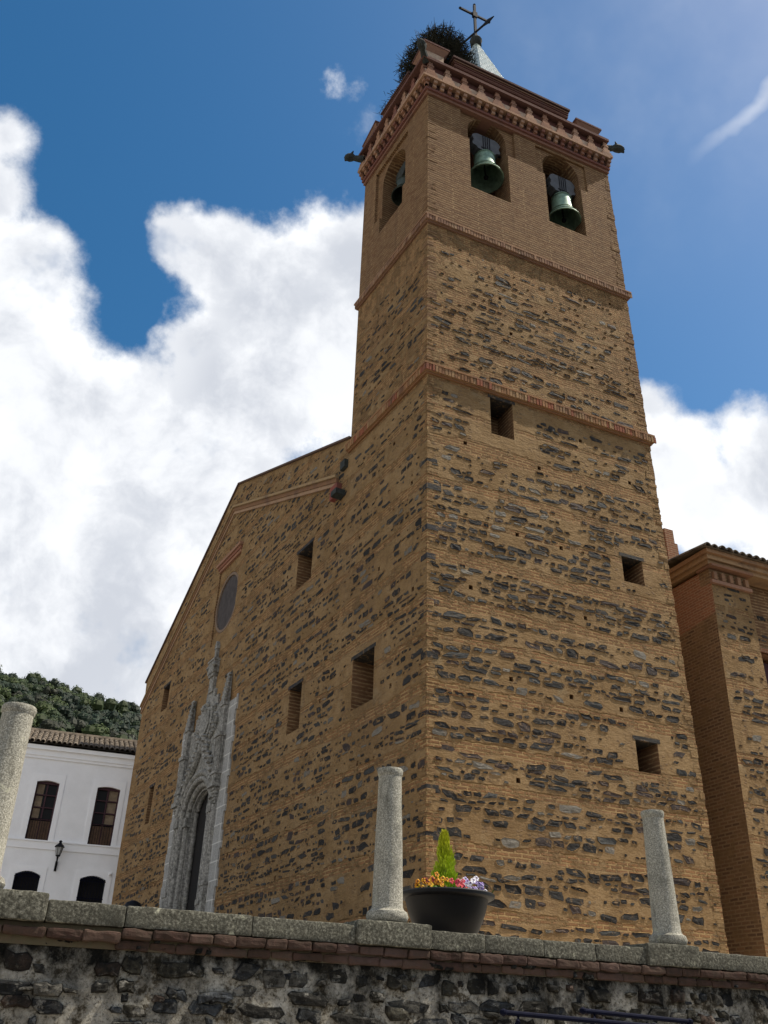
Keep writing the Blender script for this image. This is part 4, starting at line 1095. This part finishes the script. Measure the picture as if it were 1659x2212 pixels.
# wall lantern
LX, LZ = -4.04, 4.12
e = tag(empty('wall_lantern', (LX, HY, LZ)), 'black lantern on a bracket on the white house wall', 'lantern')
mb = MB(); mb.tube([(0, -.04, 0), (0, -.1, .06), (0, -.3, .4), (0, -.42, .52)], [.03, .03, .035, .05], 8); mb.tube([(0, -.02, .3), (0, -.3, .42)], .018, 6); mb.box(-.05, .05, -.03, -.001, -.03, .36); mb.build('bracket', M['iron'], e)
mb = MB(); mb.lathe([(.06, .5), (.11, .53), (.085, .56)], 6, (0, -.42, 0)); 
for i in range(6):
    a = pi*i/3; mb.tube([(.085*math.cos(a), -.42+.085*math.sin(a), .55), (.155*math.cos(a), -.42+.155*math.sin(a), .88)], .011, 5)
mb.lathe([(.2, .87), (.21, .89), (.15, .97), (.07, 1.03), (.05, 1.08), (.08, 1.11), (.02, 1.16)], 6, (0, -.42, 0)); mb.build('lantern_frame', M['iron'], e)
mb = MB(); mb.lathe([(.078, .56), (.145, .87)], 6, (0, -.42, 0)); m, n = mat('lantern_glass'); fin(n, (.35, .36, .36), .2, spec=.5); mb.build('glass', m, e)
# security light above the right ground floor window
e = empty('wall_light', (-1.75, HY, 4.12)); tag(e, 'small white lamp fixed above the right barred window', 'light')
mb = MB(); mb.box(-.05, .05, -.02, 0, -.04, .04); mb.build('bracket', M['trim'], e)
mb = MB(); mb.lathe([(.02, -.05), (.06, -.02), (.07, .02), (.03, .05)], 12, (0, -.08, 0)); mb.build('lamp_head', M['trim'], e)
# bin lid seen over the coping
e = tag(empty('litter_bin', (-2.62, 15, -.8)), 'dark domed litter bin just showing over the coping before the front', 'bin')
mb = MB(); mb.lathe([(.2, 0), (.24, .05), (.26, 2.36)], 20); mb.build('body', M['iron'], e, smooth=True)
mb = MB(); mb.lathe([(.29, 2.35), (.29, 2.42), (.22, 2.54), (.1, 2.6), (.02, 2.62)], 20); mb.build('lid', M['iron'], e, smooth=True)

# ------------------------------------------------------------------ handrails in the street
def rail(x0, x1, y, z0, z1, label, zf=-2.45):
    e = tag(empty('handrail', (x0, y, zf)), label, 'handrail', 'steel handrails below the wall')
    L = x1-x0; a, b = z0-zf, z1-zf
    mb = MB(); mb.tube([(0, 0, a), (L, 0, b)], .022, 10); mb.tube([(0, 0, a-.14), (L, 0, b-.14)], .012, 8)
    mb.lathe([(.005, -.03), (.03, -.015), (.033, .0), (.03, .015), (.005, .03)], 10, (L, 0, b)); mb.lathe([(.005, -.03), (.03, -.015), (.033, .0), (.03, .015), (.005, .03)], 10, (0, 0, a))
    mb.build('rail', M['navy'], e)
    for t in (.06, .94):
        x = L*t; z = a+(b-a)*t
        mb = MB(); mb.tube([(x, 0, 0), (x, 0, z-.12), (x+.03, -.03, z-.06), (x+.05, 0, z)], .02, 8); mb.lathe([(.06, 0), (.06, .012)], 12, (x, 0, 0)); mb.build('post', M['navy'], e)
rail(-3.36, -1.75, -8.05, -1.50, -1.56, 'navy steel handrail at the left, cut by the bottom edge')
rail(-2.46, -1.24, -7.95, -1.455, -1.505, 'navy steel handrail at the right with a round knob end')

house.rotation_euler = (0, 0, HROT)
for nm in ('wall_lantern', 'wall_light'):
    ob = bpy.data.objects[nm]; dx = ob.location.x+4; ob.rotation_euler = (0, 0, HROT); ob.location.x = -4+dx*math.cos(HROT); ob.location.y = HY+dx*math.sin(HROT)
# ------------------------------------------------------------------ wooded hill
mb = MB(); nx, ny = 40, 14; rg = random.Random(61)
def ridge(az):
    """height of skyline by bearing in degrees"""
    t = (az-81.5)/9.0
    return 17.0+1.75*t+.25*math.sin(t*5)+.15*math.sin(t*13)
RD = 300.0
def hill(az, k):
    rr = 90+(RD-90)*k
    H = RD*math.tan(math.radians(ridge(az)-.75))-.9
    z = -1.5+(H)*(k**.8)
    a = math.radians(az); return Vector((CAM.x+rr*math.cos(a), CAM.y+rr*math.sin(a), z))
for j in range(ny+1):
    for i in range(nx+1):
        p = hill(60+60*i/nx, j/ny*1.0); mb.v.append(tuple(p)); mb.c.append((1, 1, 1))
for j in range(ny):
    for i in range(nx):
        a = j*(nx+1)+i; mb.f.append((a, a+1, a+nx+2, a+nx+1)); mb.m.append(0)
tag(mb.build('hill_terrain', M['hill'], fix=False), kind='structure')
mb = MB()
def crown(p, R, base, nq, rg):
    lobes = [(Vector((rg.gauss(0, .4), rg.gauss(0, .4), rg.uniform(-.25, .4)))*R, R*rg.uniform(.38, .62)) for _ in range(7)]
    for c0, r in lobes:
        vs = [tuple(p+c0+Vector((math.cos(2*pi*i/7)*math.sin(t), math.sin(2*pi*i/7)*math.sin(t), math.cos(t)))*r*.84*rg.uniform(.85, 1.1)) for t in (.25, .8, 1.5, 2.3) for i in range(7)]
        fs = [(q*7+i, q*7+(i+1) % 7, q*7+7+(i+1) % 7, q*7+7+i) for q in range(3) for i in range(7)]+[tuple(range(6, -1, -1))]
        mb.add(vs, fs, 0, tuple(x*.55 for x in base))  # inner lobes darkened, painting in the shade between the leaves
    for q in range(nq):
        c0, r = lobes[q % 7]
        d = Vector((rg.gauss(0, 1), rg.gauss(0, 1), rg.gauss(.25, 1))).normalized()
        pos = p+c0+d*r*rg.uniform(.84, 1.06)
        k = rg.uniform(.75, 1.25); s_ = R*rg.uniform(.04, .085)
        nn = (d+Vector((rg.gauss(0, .3), rg.gauss(0, .3), rg.gauss(.1, .3)))).normalized()
        a = nn.orthogonal().normalized(); b = nn.cross(a)
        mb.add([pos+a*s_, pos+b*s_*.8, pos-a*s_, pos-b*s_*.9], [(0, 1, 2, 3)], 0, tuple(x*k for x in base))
greens = [(.026, .044, .016), (.036, .058, .018), (.021, .038, .02), (.042, .06, .019), (.030, .042, .024), (.018, .031, .018), (.05, .072, .02), (.036, .04, .025)]
done = []
for i in range(1300):
    az = rg.uniform(80, 92.3); k = .38+.62*rg.random()
    p = hill(az, k); R = rg.uniform(1.9, 4.4)*(.6+.4*k)
    if any((p-q).length < (R+r)*.62 for q, r in done): continue
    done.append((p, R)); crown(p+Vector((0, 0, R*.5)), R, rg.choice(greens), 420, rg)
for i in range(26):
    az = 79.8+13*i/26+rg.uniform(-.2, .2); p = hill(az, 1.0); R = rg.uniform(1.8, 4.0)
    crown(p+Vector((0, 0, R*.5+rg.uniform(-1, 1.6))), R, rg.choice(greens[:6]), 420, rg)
print('crowns', len(done))
tag(mb.build('hill_wood', M['leaf'], fix=False, uv=False), 'dense green oak wood covering the hillside behind the white house', 'wood', kind='stuff')
